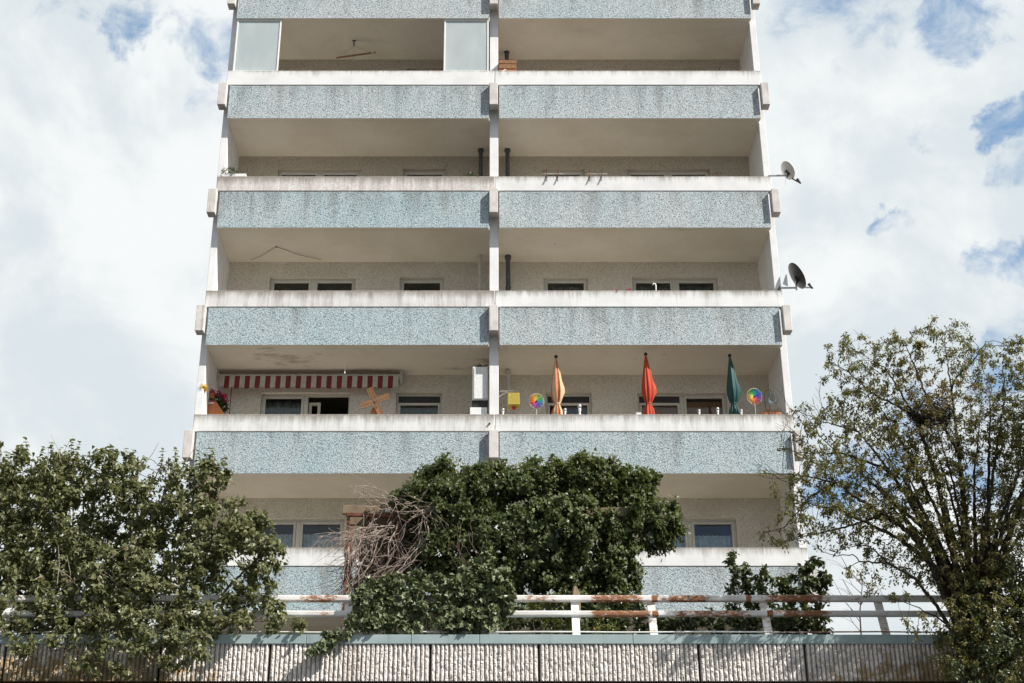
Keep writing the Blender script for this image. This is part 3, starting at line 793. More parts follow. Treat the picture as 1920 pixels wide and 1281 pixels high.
def plant(root, seeds, blobs, natt, step, total, leafkind, leafmat, size, barkmat, rg, tip=.003, infl=.9, killf=1.6, iters=150, shell=0.0, clump=.5, freq=2.4, kdepth=3,
          jitter=.02, droop=.35, up=.55, sunw=.35, outw=.4, trop=(0, 0, .06), rmax=.07, width=1.0, spread=.9, foliage='foliage', branches='branches', minr=0.0, oddfun=None, dead=0.0, thick=None):
    at = sample(blobs, natt, rg, shell, clump, freq)
    nodes, par = grow(seeds, at, step, infl, step*killf, iters, rg, trop)
    rad, kids, depth = radii(par, tip, rmax=rmax)
    if thick:
        i0 = 0; kk = np.arange(len(par)); ns = SEEDN[0]
        steps = np.zeros(ns)
        for i in range(ns-1, -1, -1):
            if par[i] >= 0: steps[par[i]] = max(steps[par[i]], steps[i]+1)
        rad[:ns] = np.maximum(rad[:ns], thick[0]+(thick[1]-thick[0])*np.clip(steps/thick[2], 0, 1)**1.2)
    branch_mesh(branches, barkmat, root, nodes, par, rad)
    cen = at.mean(0)
    p, d, n, s_ = leaf_up(nodes, par, depth, total, rg, kdepth, jitter, droop, size, up, sunw, outw, cen, spread)
    if dead:
        keep = np.array([noise.noise(Vector(q)*1.7+Vector((9, 1, 4))) for q in p]) > -.5+dead*rg.random(len(p)); p, d, n, s_ = p[keep], d[keep], n[keep], s_[keep]
    leaves_mesh(foliage, leafmat, root, p, d, n, s_, leafkind, rg, width, oddfun)
    return nodes, par, rad
pw = lambda pts: [tuple(P(x, y, Y)) for (x, y, Y) in pts]

# --- lilac at the left, hanging over the wall
rg = np.random.default_rng(21)
r_ = thing('lilac_bush', P(230, 1215, 16.75).to_tuple()[:2]+(ZTER,), 'big lilac bush with heart shaped leaves hanging over the left end of the ribbed wall', 'bush')
seeds = [pw([(180,1300,16.9),(150,1130,16.9),(90,980,16.7)]), pw([(230,1300,16.9),(240,1120,16.8),(250,960,16.7),(300,880,16.6)]),
         pw([(290,1300,16.9),(330,1130,16.7),(390,1000,16.5),(410,900,16.4)]), pw([(260,1290,16.8),(380,1150,16.4),(470,1060,16.2),(520,1010,16.1)]),
         pw([(250,1290,16.8),(300,1180,16.2),(330,1200,15.75),(300,1250,15.6)]), pw([(200,1290,16.8),(130,1180,16.2),(120,1230,15.7)]),
         pw([(270,1290,16.8),(430,1170,16.2),(540,1160,16.0)]), pw([(150,1290,17),(60,1150,16.9),(-30,1000,16.8)])]
LIL = [(60,915,95,70,16.7,.55),(150,990,170,120,16.6,.6),(140,880,45,40,16.6,.3),(200,890,60,50,16.5,.35),(290,940,110,85,16.4,.5),(360,900,55,50,16.4,.3),(405,905,38,40,16.3,.25),
       (400,1010,105,85,16.3,.5),(455,1030,55,55,16.2,.35),(505,1040,35,35,16.1,.2),(470,1100,75,55,16.1,.35),(90,1110,160,90,16.5,.6),(280,1090,160,90,16.2,.55),
       (535,1172,52,22,16.0,.15),(420,1160,110,40,15.95,.25),(250,1180,130,50,15.8,.25),(330,1215,80,38,15.65,.18,1.2),(200,1235,85,32,15.6,.16),(90,1205,90,30,15.8,.2),(240,1262,30,20,15.55,.08),(-60,1000,90,190,16.8,.5),(40,1150,80,40,15.95,.2),(160,1150,80,40,15.95,.2)]
plant(r_, seeds, LIL, 6500, .062, 46000, 'heart', M['lilac'], (.032, .074), M['oldbark'], rg, tip=.0026, clump=.45, freq=3.0, kdepth=3, droop=.5, rmax=.035, jitter=.035, up=.4, sunw=.6, outw=.3, dead=.2, width=.84)
# upright leading shoots along the top
sp = []; sdir = []
for (x, y, h) in [(40,880,44),(55,885,62),(70,880,40),(98,872,40),(125,870,44),(140,870,40),(178,885,40),(215,880,46),(240,885,40),(300,890,48),(335,885,44),(375,900,54),(405,890,48),(422,905,50),(480,985,34),(515,1015,30),(10,890,40)]:
    rs = random.Random(x); Y = 16.55 if x < 250 else 16.3; q = P(x, y, Y); e = P(x+rs.uniform(-10, 14), y-h, Y); pts = [q.lerp(e, t_)+Vector((.02*math.sin(5*t_+x), 0, 0)) for t_ in (0, .3, .6, .85, 1)]
    sb = MB(); sb.tube(pts, [.004, .0035, .003, .002, .0015], 4, cap=False); sb.build('shoot', M['oldbark'], r_)
    for k in range(9):
        t_ = .08+.92*k/8; o_ = q.lerp(e, t_)
        for s_ in (-1, 1):
            A = k*1.57+x; sp.append(tuple(o_)); sdir.append((s_*math.cos(A), s_*math.sin(A), .25-.5*(1-t_)))
sp = np.array(sp); sdir = np.array(sdir); leaves_mesh('shoot_leaves', M['lilac'], r_, sp, sdir, unit(np.array([0, 0, .8])+SUN*.5+rg.normal(size=sp.shape)*.3), rg.uniform(.04, .07, len(sp)), 'heart', rg)
b = MB(); rs = random.Random(77)
for k in range(26):
    x, y = rs.choice([(145,850),(255,845),(300,860),(360,850),(240,1090),(180,1060),(200,1150),(130,1100),(270,1180),(80,870)]); x += rs.uniform(-30, 30); y += rs.uniform(-15, 15)+(35 if y < 1000 else 0)
    q = P(x, y, 15.95 if y > 1000 else 16.5); A = R(rs.uniform(-70, 70)) if y > 1000 else R(rs.uniform(-30, 30)); L_ = rs.uniform(.2, .5); e = q+Vector((math.sin(A)*L_, rs.uniform(-.1, .1), math.cos(A)*L_)); b = MB(); b.tube([q, q.lerp(e, .5)+Vector((.02, 0, .01)), e], [.005, .004, .002], 4)
    b.build('bare_twig', M['vine'], r_)

# --- reddish shrub at the far left edge, behind the lilac
r_ = thing('reddish_bush', P(60, 1230, 18.2).to_tuple()[:2]+(ZTER,), 'dense small-leaved bush with brownish tips behind the lilac at the far left', 'bush')
seeds = [pw([(60,1330,18.2),(50,1100,18.2),(20,950,18.1)]), pw([(100,1330,18.2),(140,1080,18.2),(160,930,18.1)]), pw([(20,1330,18.2),(-40,1050,18.2)]), pw([(160,1330,18.2),(260,1100,18.2),(290,960,18.1)])]
plant(r_, seeds, [(50,960,120,70,18.2,.5),(0,1080,130,130,18.2,.5),(190,1060,150,120,18.2,.5),(60,1180,260,70,18.0,.4),(320,1100,120,110,18.1,.4)], 3200, .08, 19000, 'ovate', M['privet'], (.045, .075), M['bark'], rg, tip=.003, clump=.6, kdepth=3, rmax=.03)

# --- broad spreading tree at the right
rg = np.random.default_rng(5)
YT = 15.6
r_ = thing('spreading_tree', P(1810, 1230, YT).to_tuple()[:2]+(0,), 'wide many-stemmed tree with small olive brown leaves in front of the wall at the right', 'tree')
base = P(1815, 1290, YT)
def st(pts, dy=0.0): return [tuple(P(x, y, YT+dy*(k/len(pts)))) for k, (x, y) in enumerate(pts)]
root_line = [(base.x, base.y, 0.0), (base.x-.02, base.y, 2.4), tuple(base)]
seeds = [root_line,
  [tuple(base)]+st([(1795,1200),(1752,1130),(1716,1085),(1668,1058),(1612,1052),(1585,1066)], .0), st([(1668,1058),(1628,1022),(1590,1027),(1566,1036)]), st([(1612,1052),(1600,1040),(1570,1042),(1540,1034)]),
  [tuple(base)]+st([(1800,1190),(1748,1060),(1710,1000),(1655,965),(1565,905),(1490,890),(1425,888)], -.3), st([(1565,905),(1520,930),(1470,990),(1430,1000)], -.2), st([(1655,965),(1600,985),(1530,1000),(1450,1022)], .2),
  [tuple(base)]+st([(1806,1190),(1772,1050),(1722,960),(1665,880),(1610,810),(1560,740)], .4), st([(1610,810),(1545,790),(1490,770)], .0), st([(1665,880),(1580,850),(1510,850),(1460,840)], .0),
  [tuple(base)]+st([(1812,1190),(1788,1040),(1758,900),(1716,780),(1660,690),(1600,655)], -.4), st([(1716,780),(1640,740),(1580,690),(1550,680)], 0),
  [tuple(base)]+st([(1822,1190),(1812,1000),(1798,850),(1782,720),(1770,630)], .3), st([(1798,850),(1740,750),(1700,650)], 0), st([(1782,720),(1830,670),(1850,640)], 0),
  [tuple(base)]+st([(1830,1190),(1846,1000),(1868,850),(1885,740),(1880,690)], -.2), [tuple(base)]+st([(1838,1190),(1888,1020),(1945,850),(1980,700)], .2),
  [tuple(base)]+st([(1800,1180),(1742,1000),(1650,920),(1560,840),(1520,800)], .5), [tuple(base)]+st([(1845,1200),(1925,1080),(2000,960)], .3), [tuple(base)]+st([(1852,1210),(1950,1150),(2050,1100)], -.2),
  [tuple(base)]+st([(1808,1190),(1780,1080),(1740,980),(1690,860),(1650,790)], -.6), [tuple(base)]+st([(1826,1190),(1830,1040),(1826,900),(1840,760)], .6), [tuple(base)]+st([(1835,1190),(1866,1040),(1905,900),(1930,800)], -.5),
  [tuple(base)]+st([(1790,1180),(1760,1160),(1700,1130),(1660,1120)], -.3)]
seeds.append([tuple(base), tuple(P(1900,1150,15.4)), tuple(P(2010,950,15.0)), tuple(P(2080,780,14.6)), tuple(P(2160,640,14.3)), tuple(P(2190,540,14.2))]); seeds.append([tuple(P(2080,780,14.6)), tuple(P(2060,660,14.6)), tuple(P(2090,560,14.4))])
# extra fine upright wands in the fan
for k in range(20):
    a = rg.uniform(-66, 40); L_ = rg.uniform(250, 480)
    x0, y0 = 1815+rg.uniform(-25, 40), 1200+rg.uniform(-40, 10)
    pts = [(x0, y0)]
    for s_ in range(1, 5):
        aa = R(a*(.55+.45*s_/4)); pts.append((x0+math.sin(aa)*L_*s_/4, y0-math.cos(aa)*L_*s_/4))
    seeds.append([tuple(base)]+[tuple(P(x, y, YT+rg.uniform(-.6, .6)*q/4)) for q, (x, y) in enumerate(pts)])
TRE = [(1600,665,52,42,15.6,.35),(1690,660,55,45,15.6,.4),(1770,632,55,34,15.6,.35),(1815,690,60,60,15.6,.45),(1700,740,100,55,15.6,.5,1.1),(1620,720,50,45,15.6,.35),(1590,780,60,45,15.6,.4),
       (1800,780,90,70,15.6,.55),(1740,830,120,70,15.6,.6),(1630,850,100,55,15.6,.5),(1540,830,55,60,15.5,.35),(1510,780,28,30,15.5,.2,.5),(1560,900,90,45,15.4,.45),(1660,930,120,60,15.6,.6),
       (1500,990,70,32,15.35,.3),(1470,1015,40,18,15.35,.2),(1590,975,80,45,15.5,.4),(1770,960,120,110,15.6,.6),(1890,800,80,120,15.6,.55),(1900,690,40,50,15.6,.3),(1950,900,90,150,15.6,.5),
       (1880,1020,100,130,15.6,.6,1.2),(1845,1130,90,70,15.5,.5,1.6),(1850,1210,100,60,15.4,.4,1.8),(1900,1250,80,50,15.4,.4,1.2),(1960,1120,80,140,15.6,.5),(1660,1105,60,22,15.5,.25,.6),(1600,1085,40,18,15.5,.15,.5),(1790,1240,50,30,15.35,.2),(2020,800,80,140,15.6,.5,.6),(1915,745,60,70,15.6,.45),(1930,850,60,90,15.6,.45),(1960,700,50,60,15.6,.35),(1905,1000,70,110,15.6,.5),(1530,960,60,36,15.4,.3,1.2),(1490,940,40,26,15.4,.25,.8),(1560,1000,60,30,15.5,.3),(1570,700,36,30,15.5,.25),(1905,655,30,30,15.6,.25,1.2),(1900,780,50,70,15.6,.4,1.2),(1560,810,50,40,15.5,.3),(2160,610,150,130,14.3,.7,1.0),(2070,640,90,80,14.7,.5,.5),(1800,1060,90,80,15.6,.4,1.3),(1720,990,80,60,15.6,.4,1.3),(1870,1080,60,80,15.5,.35,1.3),(1760,900,90,60,15.6,.5),(1720,1180,40,30,15.35,.2,.7),(1830,1170,90,60,15.25,.25,1.6),(1870,1235,80,40,15.15,.2,1.6),(1800,1255,50,26,15.25,.15),(1700,1020,90,60,15.6,.5),(1760,1060,70,60,15.6,.5),(1545,860,50,50,15.4,.35),(1690,800,90,60,15.6,.5),(1520,950,60,40,15.4,.3),(1600,930,80,50,15.5,.4)]
NOD, PAR, RADI = plant(r_, seeds, TRE, 15500, .052, 100000, 'lance', M['olive'], (.026, .052), M['bark'], rg, tip=.0021, clump=.6, freq=2.2, kdepth=2, jitter=.02, droop=.15, up=.45, sunw=.3, outw=.25,
    rmax=.05, thick=(.004, .034, 50), width=1.2, infl=.6, killf=1.5, spread=.8, branches='trunk_and_branches', dead=.25, oddfun=lambda p: np.clip(RNG.random(len(p))*.75+.5*np.exp(-((p[:, 0]-float(P(1740, 760, YT).x))**2+(p[:, 2]-float(P(1740, 760, YT).z))**2)/.35), 0, 1))
# bare wispy twigs at its left edge
for k in range(26):
    x0, y0 = random.choice([(1500,820),(1520,860),(1560,790),(1480,800),(1600,720),(1460,900),(1500,960),(1440,900),(1640,680),(1560,720)]); x0 += random.uniform(-20, 40); y0 += random.uniform(-20, 30)
    b = MB(); a = R(random.uniform(-85, 15)); pts = []; L_ = random.uniform(40, 100)
    for s_ in range(6):
        pts.append(P(x0, y0, 15.45+.03*s_)); x0 += math.sin(a)*L_/5; y0 -= math.cos(a)*L_/5; a += random.uniform(-.3, .35)
    b.tube(pts, [.004-.0005*q for q in range(6)], 4, cap=False)
    for s_ in (2, 3, 4):
        q = pts[s_]; e = q+Vector((random.uniform(-.15, .05), random.uniform(-.05, .05), random.uniform(.05, .22))); b.tube([q, q.lerp(e, .5)+Vector((.01, 0, .01)), e], [.0026, .002, .0014], 3, cap=False)
    b.build('bare_twig', M['bark'], r_)

# bird's nest
c = P(1745, 775, 15.45); b = MB(); rgn = random.Random(4)
for k in range(420):
    th = rgn.uniform(0, 2*math.pi); ph = rgn.uniform(-1.0, .35); q = Vector((math.cos(th)*math.cos(ph)*.25, math.sin(th)*math.cos(ph)*.2, math.sin(ph)*.2))*rgn.uniform(.55, 1.05)
    tdir = Vector((-math.sin(th), math.cos(th), rgn.uniform(-.5, .5))).normalized(); L_ = rgn.uniform(.08, .2)
    m_ = c+q+q.normalized()*.015
    b.tube([c+q-tdir*L_, m_, c+q+tdir*L_], [.0022, .0035, .0018], 3, cap=False)
o = b.build('bird_nest', M['bark']); tag(o, 'dark twiggy bird nest high in the crown of the right hand tree', 'nest')

# --- evergreen at the foot of the tree
rg = np.random.default_rng(61)
r_ = thing('evergreen_shrub', (P(1860, 1240, 15.3).x, 15.3, 0), 'dense dark evergreen shrub covering the wall at the foot of the spreading tree', 'shrub')
bp = (P(1860, 1280, 15.3).x, 15.3, 0.0)
plant(r_, [[bp]+pw([(1860,1290,15.3),(1850,1200,15.3),(1840,1130,15.4)]), [bp]+pw([(1865,1290,15.3),(1900,1220,15.3),(1925,1140,15.4)]), [bp]+pw([(1855,1290,15.3),(1810,1240,15.35),(1785,1190,15.45)])],
      [(1850,1140,60,50,15.4,.3),(1900,1120,50,70,15.4,.3),(1880,1210,70,60,15.25,.25),(1815,1195,45,36,15.35,.2),(1840,1255,70,36,15.2,.2),(1930,1200,40,90,15.3,.3),(1770,1205,30,14,15.45,.12)], 1700, .06, 8500, 'lance', M['privet'], (.035, .065), M['bark'], rg, tip=.0022, clump=.5, freq=3.2, kdepth=3, rmax=.03, jitter=.025, up=.4, sunw=.4, width=1.3)

# --- pergola
YG = 18.9
pg = thing('pergola', (P(760, 1000, YG).x, YG, ZTER), 'rusty steel and timber pergola half buried under ivy behind the railing', 'pergola')
M['rustbar'] = m_paint('rusted_steel', (.19, .08, .05), (.12, .05, .035), (.07, .04, .03), .5, 9)
M['timber'] = m_paint('weathered_timber', (.24, .18, .12), (.16, .12, .08), (.07, .05, .035), .7, 6)
def bar(mb, a, c, w, h):
    a, c = Vector(a), Vector(c); d = (c-a).normalized(); up = Vector((0, 0, 1)) if abs(d.z) < .9 else Vector((0, 1, 0)); s_ = d.cross(up).normalized(); u = s_.cross(d)
    vs = [q+s_*i*w/2+u*j*h/2 for q in (a, c) for i, j in ((-1,-1),(1,-1),(1,1),(-1,1))]
    mb.add(vs, [(3,2,1,0),(4,5,6,7),(0,1,5,4),(1,2,6,5),(2,3,7,6),(3,0,4,7)])
for (x0, y0, x1, y1, Y0, Y1) in [(654,962,640,1230,18.7,18.5),(748,975,741,1230,18.7,18.6),(1130,975,1132,1230,18.9,18.9),(660,985,652,1230,20.2,20.1)]:
    b = MB(); a = P(x0, y0, Y0); c_ = P(x1, y1, Y1); c_.z = ZTER-.05; bar(b, a, c_, .042, .042); b.build('post', M['rustbar'], pg, bevel=.006)
for (x0, y0, x1, y1, Y, w, h, m_) in [(648,965,860,972,18.66,.05,.05,'rustbar'),(735,975,1140,978,18.8,.06,.07,'rustbar'),(642,956,850,958,18.75,.06,.13,'timber'),(656,976,760,978,18.95,.06,.14,'timber'),(672,993,760,996,19.4,.06,.12,'timber'),(1085,962,1186,961,18.50,.07,.13,'timber'),(700,962,1150,960,19.3,.08,.14,'timber')]:
    b = MB(); bar(b, P(x0, y0, Y), P(x1, y1, Y), w, h); b.build('beam', M[m_], pg, bevel=.006)
for x in (690, 790, 890, 990, 1090):
    b = MB(); a = P(x, 955, 18.6); bar(b, a, a+Vector((0, 1.9, 0)), .06, .1); b.build('rafter', M['timber'], pg, bevel=.006)
b = MB(); q = P(727, 957, 18.62); b.box(q.x-.032, q.x+.032, q.y-.03, q.y+.04, q.z-.03, q.z+.03); b.lathe((q.x, q.y-.02, q.z-.0), [(.02, -.02), (.02, .0), (.012, .012)], 10)
b.build('junction_box', M['white'], pg, bevel=.004)

# --- ivy on the pergola
rg = np.random.default_rng(8)
r_ = thing('ivy_canopy', (P(1000, 1000, YG).x, YG, ZTER), 'huge dark glossy ivy mass heaped over the pergola in the middle', 'ivy')
IVY = [(848,900,38,36,18.9,.5),(800,925,40,24,18.9,.35),(760,940,34,14,18.9,.3,.6),(785,920,36,22,18.9,.35),(822,895,36,26,18.9,.4),(1215,905,30,26,18.9,.35),(1255,965,26,22,18.7,.25),(845,1020,40,40,18.9,.3),(860,1070,50,40,18.8,.3),(1110,1090,70,45,18.9,.4),(1060,1060,80,50,18.9,.4),(800,950,75,45,18.8,.5),(870,960,80,60,18.6,.55),(935,925,90,55,18.8,.6),(1020,925,95,62,18.8,.6),(1105,905,85,48,18.8,.6),(1180,915,50,40,18.9,.5),(1050,985,110,70,18.5,.5),
       (1190,975,60,55,18.7,.5),(1235,985,36,40,18.7,.35),(1262,995,22,22,18.7,.2),(1240,1025,22,16,18.7,.2),(960,1010,110,70,18.5,.5),(1130,1030,80,60,18.5,.4),(870,1030,80,60,18.5,.4),(810,1040,45,45,18.8,.3),
       (1165,1080,45,45,18.5,.3),(1010,1080,110,50,18.6,.4),(1080,1110,90,40,18.6,.4),(1190,1115,22,22,18.6,.2),(740,948,36,10,18.9,.25,.4),(900,1100,90,60,18.9,.4),(1130,1150,80,40,18.8,.4)]
seeds = [[(P(x, 1230, Y).x, Y, ZTER)]+pw([(x+random.uniform(-10,10), 1100, Y),(x+random.uniform(-20,20), 980, Y),(x2, y2, Y)]) for (x, Y, x2, y2) in
         [(1000,18.9,1000,900),(1060,18.8,1100,890),(1120,18.9,1180,900),(950,18.9,930,910),(880,18.9,850,890),(1150,18.8,1240,990),(900,18.8,800,950),(1080,18.7,1060,960),(1140,18.8,1170,1080),(840,18.9,810,1040)]]
plant(r_, seeds, IVY, 6200, .075, 66000, 'ivy', M['ivy'], (.032, .070), M['oldbark'], rg, tip=.003, shell=.2, clump=.42, freq=3.2, kdepth=3, droop=.55, up=.35, sunw=.35, outw=.75, rmax=.04, jitter=.045, width=.95, branches='stems')
# paler small-leaved tips on its crown
p_ = sample([(935,900,80,28,18.8,.4),(1020,890,70,26,18.8,.4),(850,880,30,26,18.8,.3),(1110,875,60,22,18.8,.35)], 1500, rg, .5)
leaves_mesh('young_shoots', M['olive'], r_, p_, unit(rg.normal(size=p_.shape)+np.array([0, 0, .9])), unit(rg.normal(size=p_.shape)*.6+SUN), rg.uniform(.03, .055, len(p_)), 'lance', rg, 1.3)

# --- ivy on the railing
r_ = thing('ivy_cluster', (P(800, 1180, 16.2).x, YW+.2, zc1), 'pale broad-leaved ivy swallowing the railing and trailing over the coping', 'ivy')
IVR = [(735,1105,60,28,16.15,.12),(700,1130,50,40,16.1,.12),(770,1130,60,40,16.1,.12),(690,1165,45,25,16.0,.1),(740,1170,60,25,16.05,.1),(905,1085,50,30,16.2,.14),(870,1120,60,40,16.15,.14),(930,1120,38,50,16.15,.14),
       (880,1165,70,28,16.05,.12),(940,1150,24,40,16.1,.1),(820,1090,40,18,16.2,.1),(640,1190,36,13,15.93,.06,1.4),(605,1212,26,14,15.86,.05,1.6),(790,1085,40,20,16.25,.12),(905,1055,30,16,16.25,.12),(880,1070,20,12,16.25,.1),(940,1075,22,14,16.2,.1),(740,1080,24,10,16.2,.1)]
zr = zc1
seeds = [[(P(x, 1200, 16.5).x, 16.5, ZTER)]+pw([(x, 1185, 16.3)]+pts) for (x, pts) in [(720,[(715,1150,16.15),(720,1100,16.15)]),(780,[(775,1130,16.15),(800,1085,16.2)]),(880,[(880,1140,16.15),(900,1080,16.2)]),(940,[(935,1130,16.15),(920,1070,16.2)]),
         (690,[(680,1175,15.98),(640,1190,15.92),(600,1212,15.86),(580,1224,15.86)]),(860,[(850,1160,16.1),(860,1110,16.1)])]]
plant(r_, seeds, IVR, 2200, .055, 9000, 'ivy', M['ivyrail'], (.038, .080), M['oldbark'], rg, tip=.0025, shell=.3, clump=.4, freq=4, kdepth=3, droop=.5, up=.3, sunw=.5, outw=.3, rmax=.015, jitter=.02, branches='stems')

# --- dead vine hanging from the pergola
r_ = thing('dead_vine', (P(690, 1100, 18.5).x, 18.5, ZTER), 'tangle of bare pale dead vine stems drooping off the left end of the pergola', 'vine')
rv = random.Random(11)
def strand(mb, a, c, sag, r0, r1, n=14, wob=.05, Y=18.5, twigs=3, dy=.15):
    (x0, y0), (x1, y1) = a, c; pts = []
    ph = rv.uniform(0, 6); Y0 = Y+rv.uniform(-dy, dy); Y1 = Y+rv.uniform(-dy, dy)-.15
    for k in range(n+1):
        t = k/n; x = x0+(x1-x0)*t+sag*math.sin(math.pi*t)*(1 if x1 < x0 else -1)+6*math.sin(ph+t*9)*rv.uniform(.6, 1.2)
        y = y0+(y1-y0)*t**1.15+rv.uniform(-2.5, 2.5)
        pts.append(P(x, y, Y0+(Y1-Y0)*t+.05*math.sin(ph*2+t*6)))
    mb.tube(pts, [r0+(r1-r0)*k/n for k in range(n+1)], 5, cap=False)
    for _ in range(twigs):
        k = rv.randint(3, n-1); q = pts[k]; d = Vector((rv.uniform(-1, .4), rv.uniform(-.4, .3), rv.uniform(-.9, .3))).normalized(); L_ = rv.uniform(.12, .5); bend = Vector((rv.uniform(-.3, .2), 0, rv.uniform(-.4, .2)))
        tp = [q+d*L_*s_+bend*L_*s_*s_*.6 for s_ in (0, .25, .5, .75, 1)]
        mb.tube(tp, [r1*1.1, r1, r1*.85, r1*.7, r1*.5], 4, cap=False)
        if rv.random() < .5:
            d2 = (d+Vector((rv.uniform(-.8, .8), 0, rv.uniform(-.8, .8)))).normalized(); mb.tube([tp[2], tp[2]+d2*L_*.25, tp[2]+d2*L_*.5+Vector((0, 0, -.02))], [r1*.7, r1*.55, r1*.4], 3, cap=False)
b = MB()
for k in range(22):
    x0 = rv.uniform(680, 815); y0 = rv.uniform(955, 1000); x1 = rv.uniform(622, 690)+.40*(x0-690); y1 = rv.uniform(1070, 1135)
    strand(b, (x0, y0), (x1, y1), rv.uniform(-16, 30), rv.choice((.005, .006, .007, .009, .013)), .0032, Y=18.45, twigs=5, wob=.1)
for k in range(12):
    strand(b, (rv.uniform(700, 740), rv.uniform(985, 1010)), (rv.uniform(585, 650), rv.uniform(1000, 1080)), rv.uniform(-12, 10), .007, .003, Y=18.4, twigs=5)
for k in range(8):
    strand(b, (rv.uniform(720, 800), rv.uniform(940, 970)), (rv.uniform(655, 700), rv.uniform(905, 950)), rv.uniform(-8, 8), .007, .003, Y=18.5, twigs=4)
for k in range(6):
    strand(b, (rv.uniform(820, 835), rv.uniform(930, 960)), (rv.uniform(720, 800), rv.uniform(940, 990)), rv.uniform(-8, 18), .008, .004, Y=18.4, twigs=4)
b.build('pale_stems', M['vine'], r_, smooth=True)
b = MB()
for k in range(34):
    strand(b, (rv.uniform(660, 800), rv.uniform(985, 1030)), (rv.uniform(630, 760), rv.uniform(1090, 1190)), rv.uniform(-20, 20), .008, .004, Y=18.9, twigs=6, dy=.35)
b.build('brown_stems', M['vinedark'], r_, smooth=True)
rg = np.random.default_rng(41)
p_ = sample([(730,1040,60,60,19.6,.25),(700,1110,50,50,19.4,.2),(770,1020,50,40,19.5,.25)], 2600, rg, 0); leaves_mesh('dark_backing_ivy', M['ivy'], r_, p_, unit(rg.normal(size=p_.shape)), unit(rg.normal(size=p_.shape)), rg.uniform(.05, .08, len(p_)), 'ivy', rg)  # ivy leaves added behind the vine to make the hollow dark
# thin dark strings down the face of the ivy
b = MB()
for k in range(9):
    x = 840+k*5+rv.uniform(-3, 3); strand(b, (x, 990+rv.uniform(-10, 30)), (x+rv.uniform(20, 45), 1110), rv.uniform(-4, 4), .003, .002, Y=17.9, twigs=0)
b.build('thin_strings', M['vinedark'], r_)

# --- shrubs behind the railing
def shrub(name, label, x, ybase, Y, blobs, natt, total, leaf, mat, size, seedrng, seeds_px, bark='bark', one=True, **k):
    rg = np.random.default_rng(seedrng)
    r = thing(name, (P(x, ybase, Y).x, Y, ZTER), label, 'shrub')
    seeds = [[(P(x if one else sx, ybase, Y).x, Y, ZTER)]+pw([(a, c, Y) for (a, c) in pts]) for (sx, pts) in seeds_px]
    plant(r, seeds, blobs, natt, k.pop('step', .07), total, leaf, mat, size, M[bark], rg, **{**dict(tip=.0026, clump=.5, freq=3.5, kdepth=3, droop=.3, rmax=.02, up=.4, sunw=.35, outw=.35), **k})
    return r
shrub('privet_shrub', 'leggy green shrub with upright shoots between the third and fourth railing posts from the right', 1400, 1230, 17.4, [(1375,1055,22,26,17.4,.15),(1400,1085,40,32,17.4,.2),(1425,1090,28,34,17.4,.2),(1380,1100,25,22,17.4,.15),(1415,1125,50,26,17.4,.2),(1390,1165,90,26,17.4,.25),(1300,1165,60,22,17.4,.2),(1455,1160,60,26,17.4,.2)],
      1300, 3800, 'ovate', M['privet'], (.042, .075), 31, [(1395,[(1390,1150),(1378,1090),(1370,1040)]),(1420,[(1420,1150),(1430,1080),(1432,1065)]),(1400,[(1405,1130),(1395,1070)]),(1340,[(1320,1170)]),(1450,[(1455,1150)])])
shrub('laurel_shrub', 'dark shrub with glossy round leaves against the sky at the corner of the building', 1510, 1230, 17.6, [(1520,1065,22,22,17.6,.15),(1510,1095,38,32,17.6,.2),(1545,1085,22,22,17.6,.15),(1470,1100,20,24,17.6,.15),(1520,1130,45,26,17.6,.2),(1530,1170,34,26,17.6,.2),(1490,1165,50,28,17.6,.2),(1555,1155,14,14,17.6,.1)],
      1000, 2700, 'ovate', M['privet'], (.048, .085), 32, [(1510,[(1512,1150),(1515,1090),(1522,1050)]),(1530,[(1535,1140),(1550,1085)]),(1490,[(1480,1140),(1468,1090)])])
shrub('leafy_shrub', 'low dark green shrub behind the most rusted stretch of railing', 1280, 1235, 17.7, [(1200,1165,70,26,17.7,.25),(1160,1140,60,26,17.7,.25),(1080,1150,80,34,17.9,.3),(980,1150,90,40,17.9,.3),(860,1150,90,40,17.9,.3),(760,1150,60,40,17.9,.3),(1120,1175,60,22,17.7,.25),(1250,1175,40,18,17.7,.2)], 1300, 5200, 'lance', M['privet'], (.06, .1), 33, one=False, seeds_px=[(1200,[(1200,1170)]),(1160,[(1160,1160)]),(1250,[(1250,1180)]),(1110,[(1115,1180)]),(1000,[(1000,1150)]),(900,[(900,1150)]),(800,[(800,1150)])], width=1.5)
shrub('yellow_shrub', 'yellow green small-leaved shrub leaning through the railing beside the ivy cluster', 1040, 1225, 16.45, [(1045,1165,38,22,16.4,.12),(1035,1125,30,10,16.4,.1),(1060,1180,30,14,16.4,.12),(1010,1140,26,12,16.4,.1)], 330, 950, 'ovate', M['yellowleaf'], (.03, .048), 34, [(1045,[(1045,1180),(1040,1125)]),(1060,[(1065,1165)]),(1025,[(1015,1150)])], step=.05, tip=.002)
shrub('yellow_shrub', 'small yellow green shrub just right of the paired railing posts with the wood stump', 1115, 1225, 16.7, [(1115,1165,26,18,16.7,.12),(1130,1185,40,10,16.7,.12)], 160, 420, 'ovate', M['yellowleaf'], (.03, .048), 35, [(1115,[(1115,1175)]),(1135,[(1138,1180)])], step=.05, tip=.002)
r_ = thing('bare_sapling', (P(1612, 1220, 17.3).x, 17.3, ZTER), 'thin leafless sapling against the sky behind the shaded end of the railing', 'sapling')
b = MB(); rv = random.Random(5)
q0 = P(1612, 1200, 17.3); q0.z = ZTER; q1 = P(1612, 1150, 17.3); q2 = P(1618, 1085, 17.3); b.tube([q0, q1, q2], [.012, .009, .004], 6)
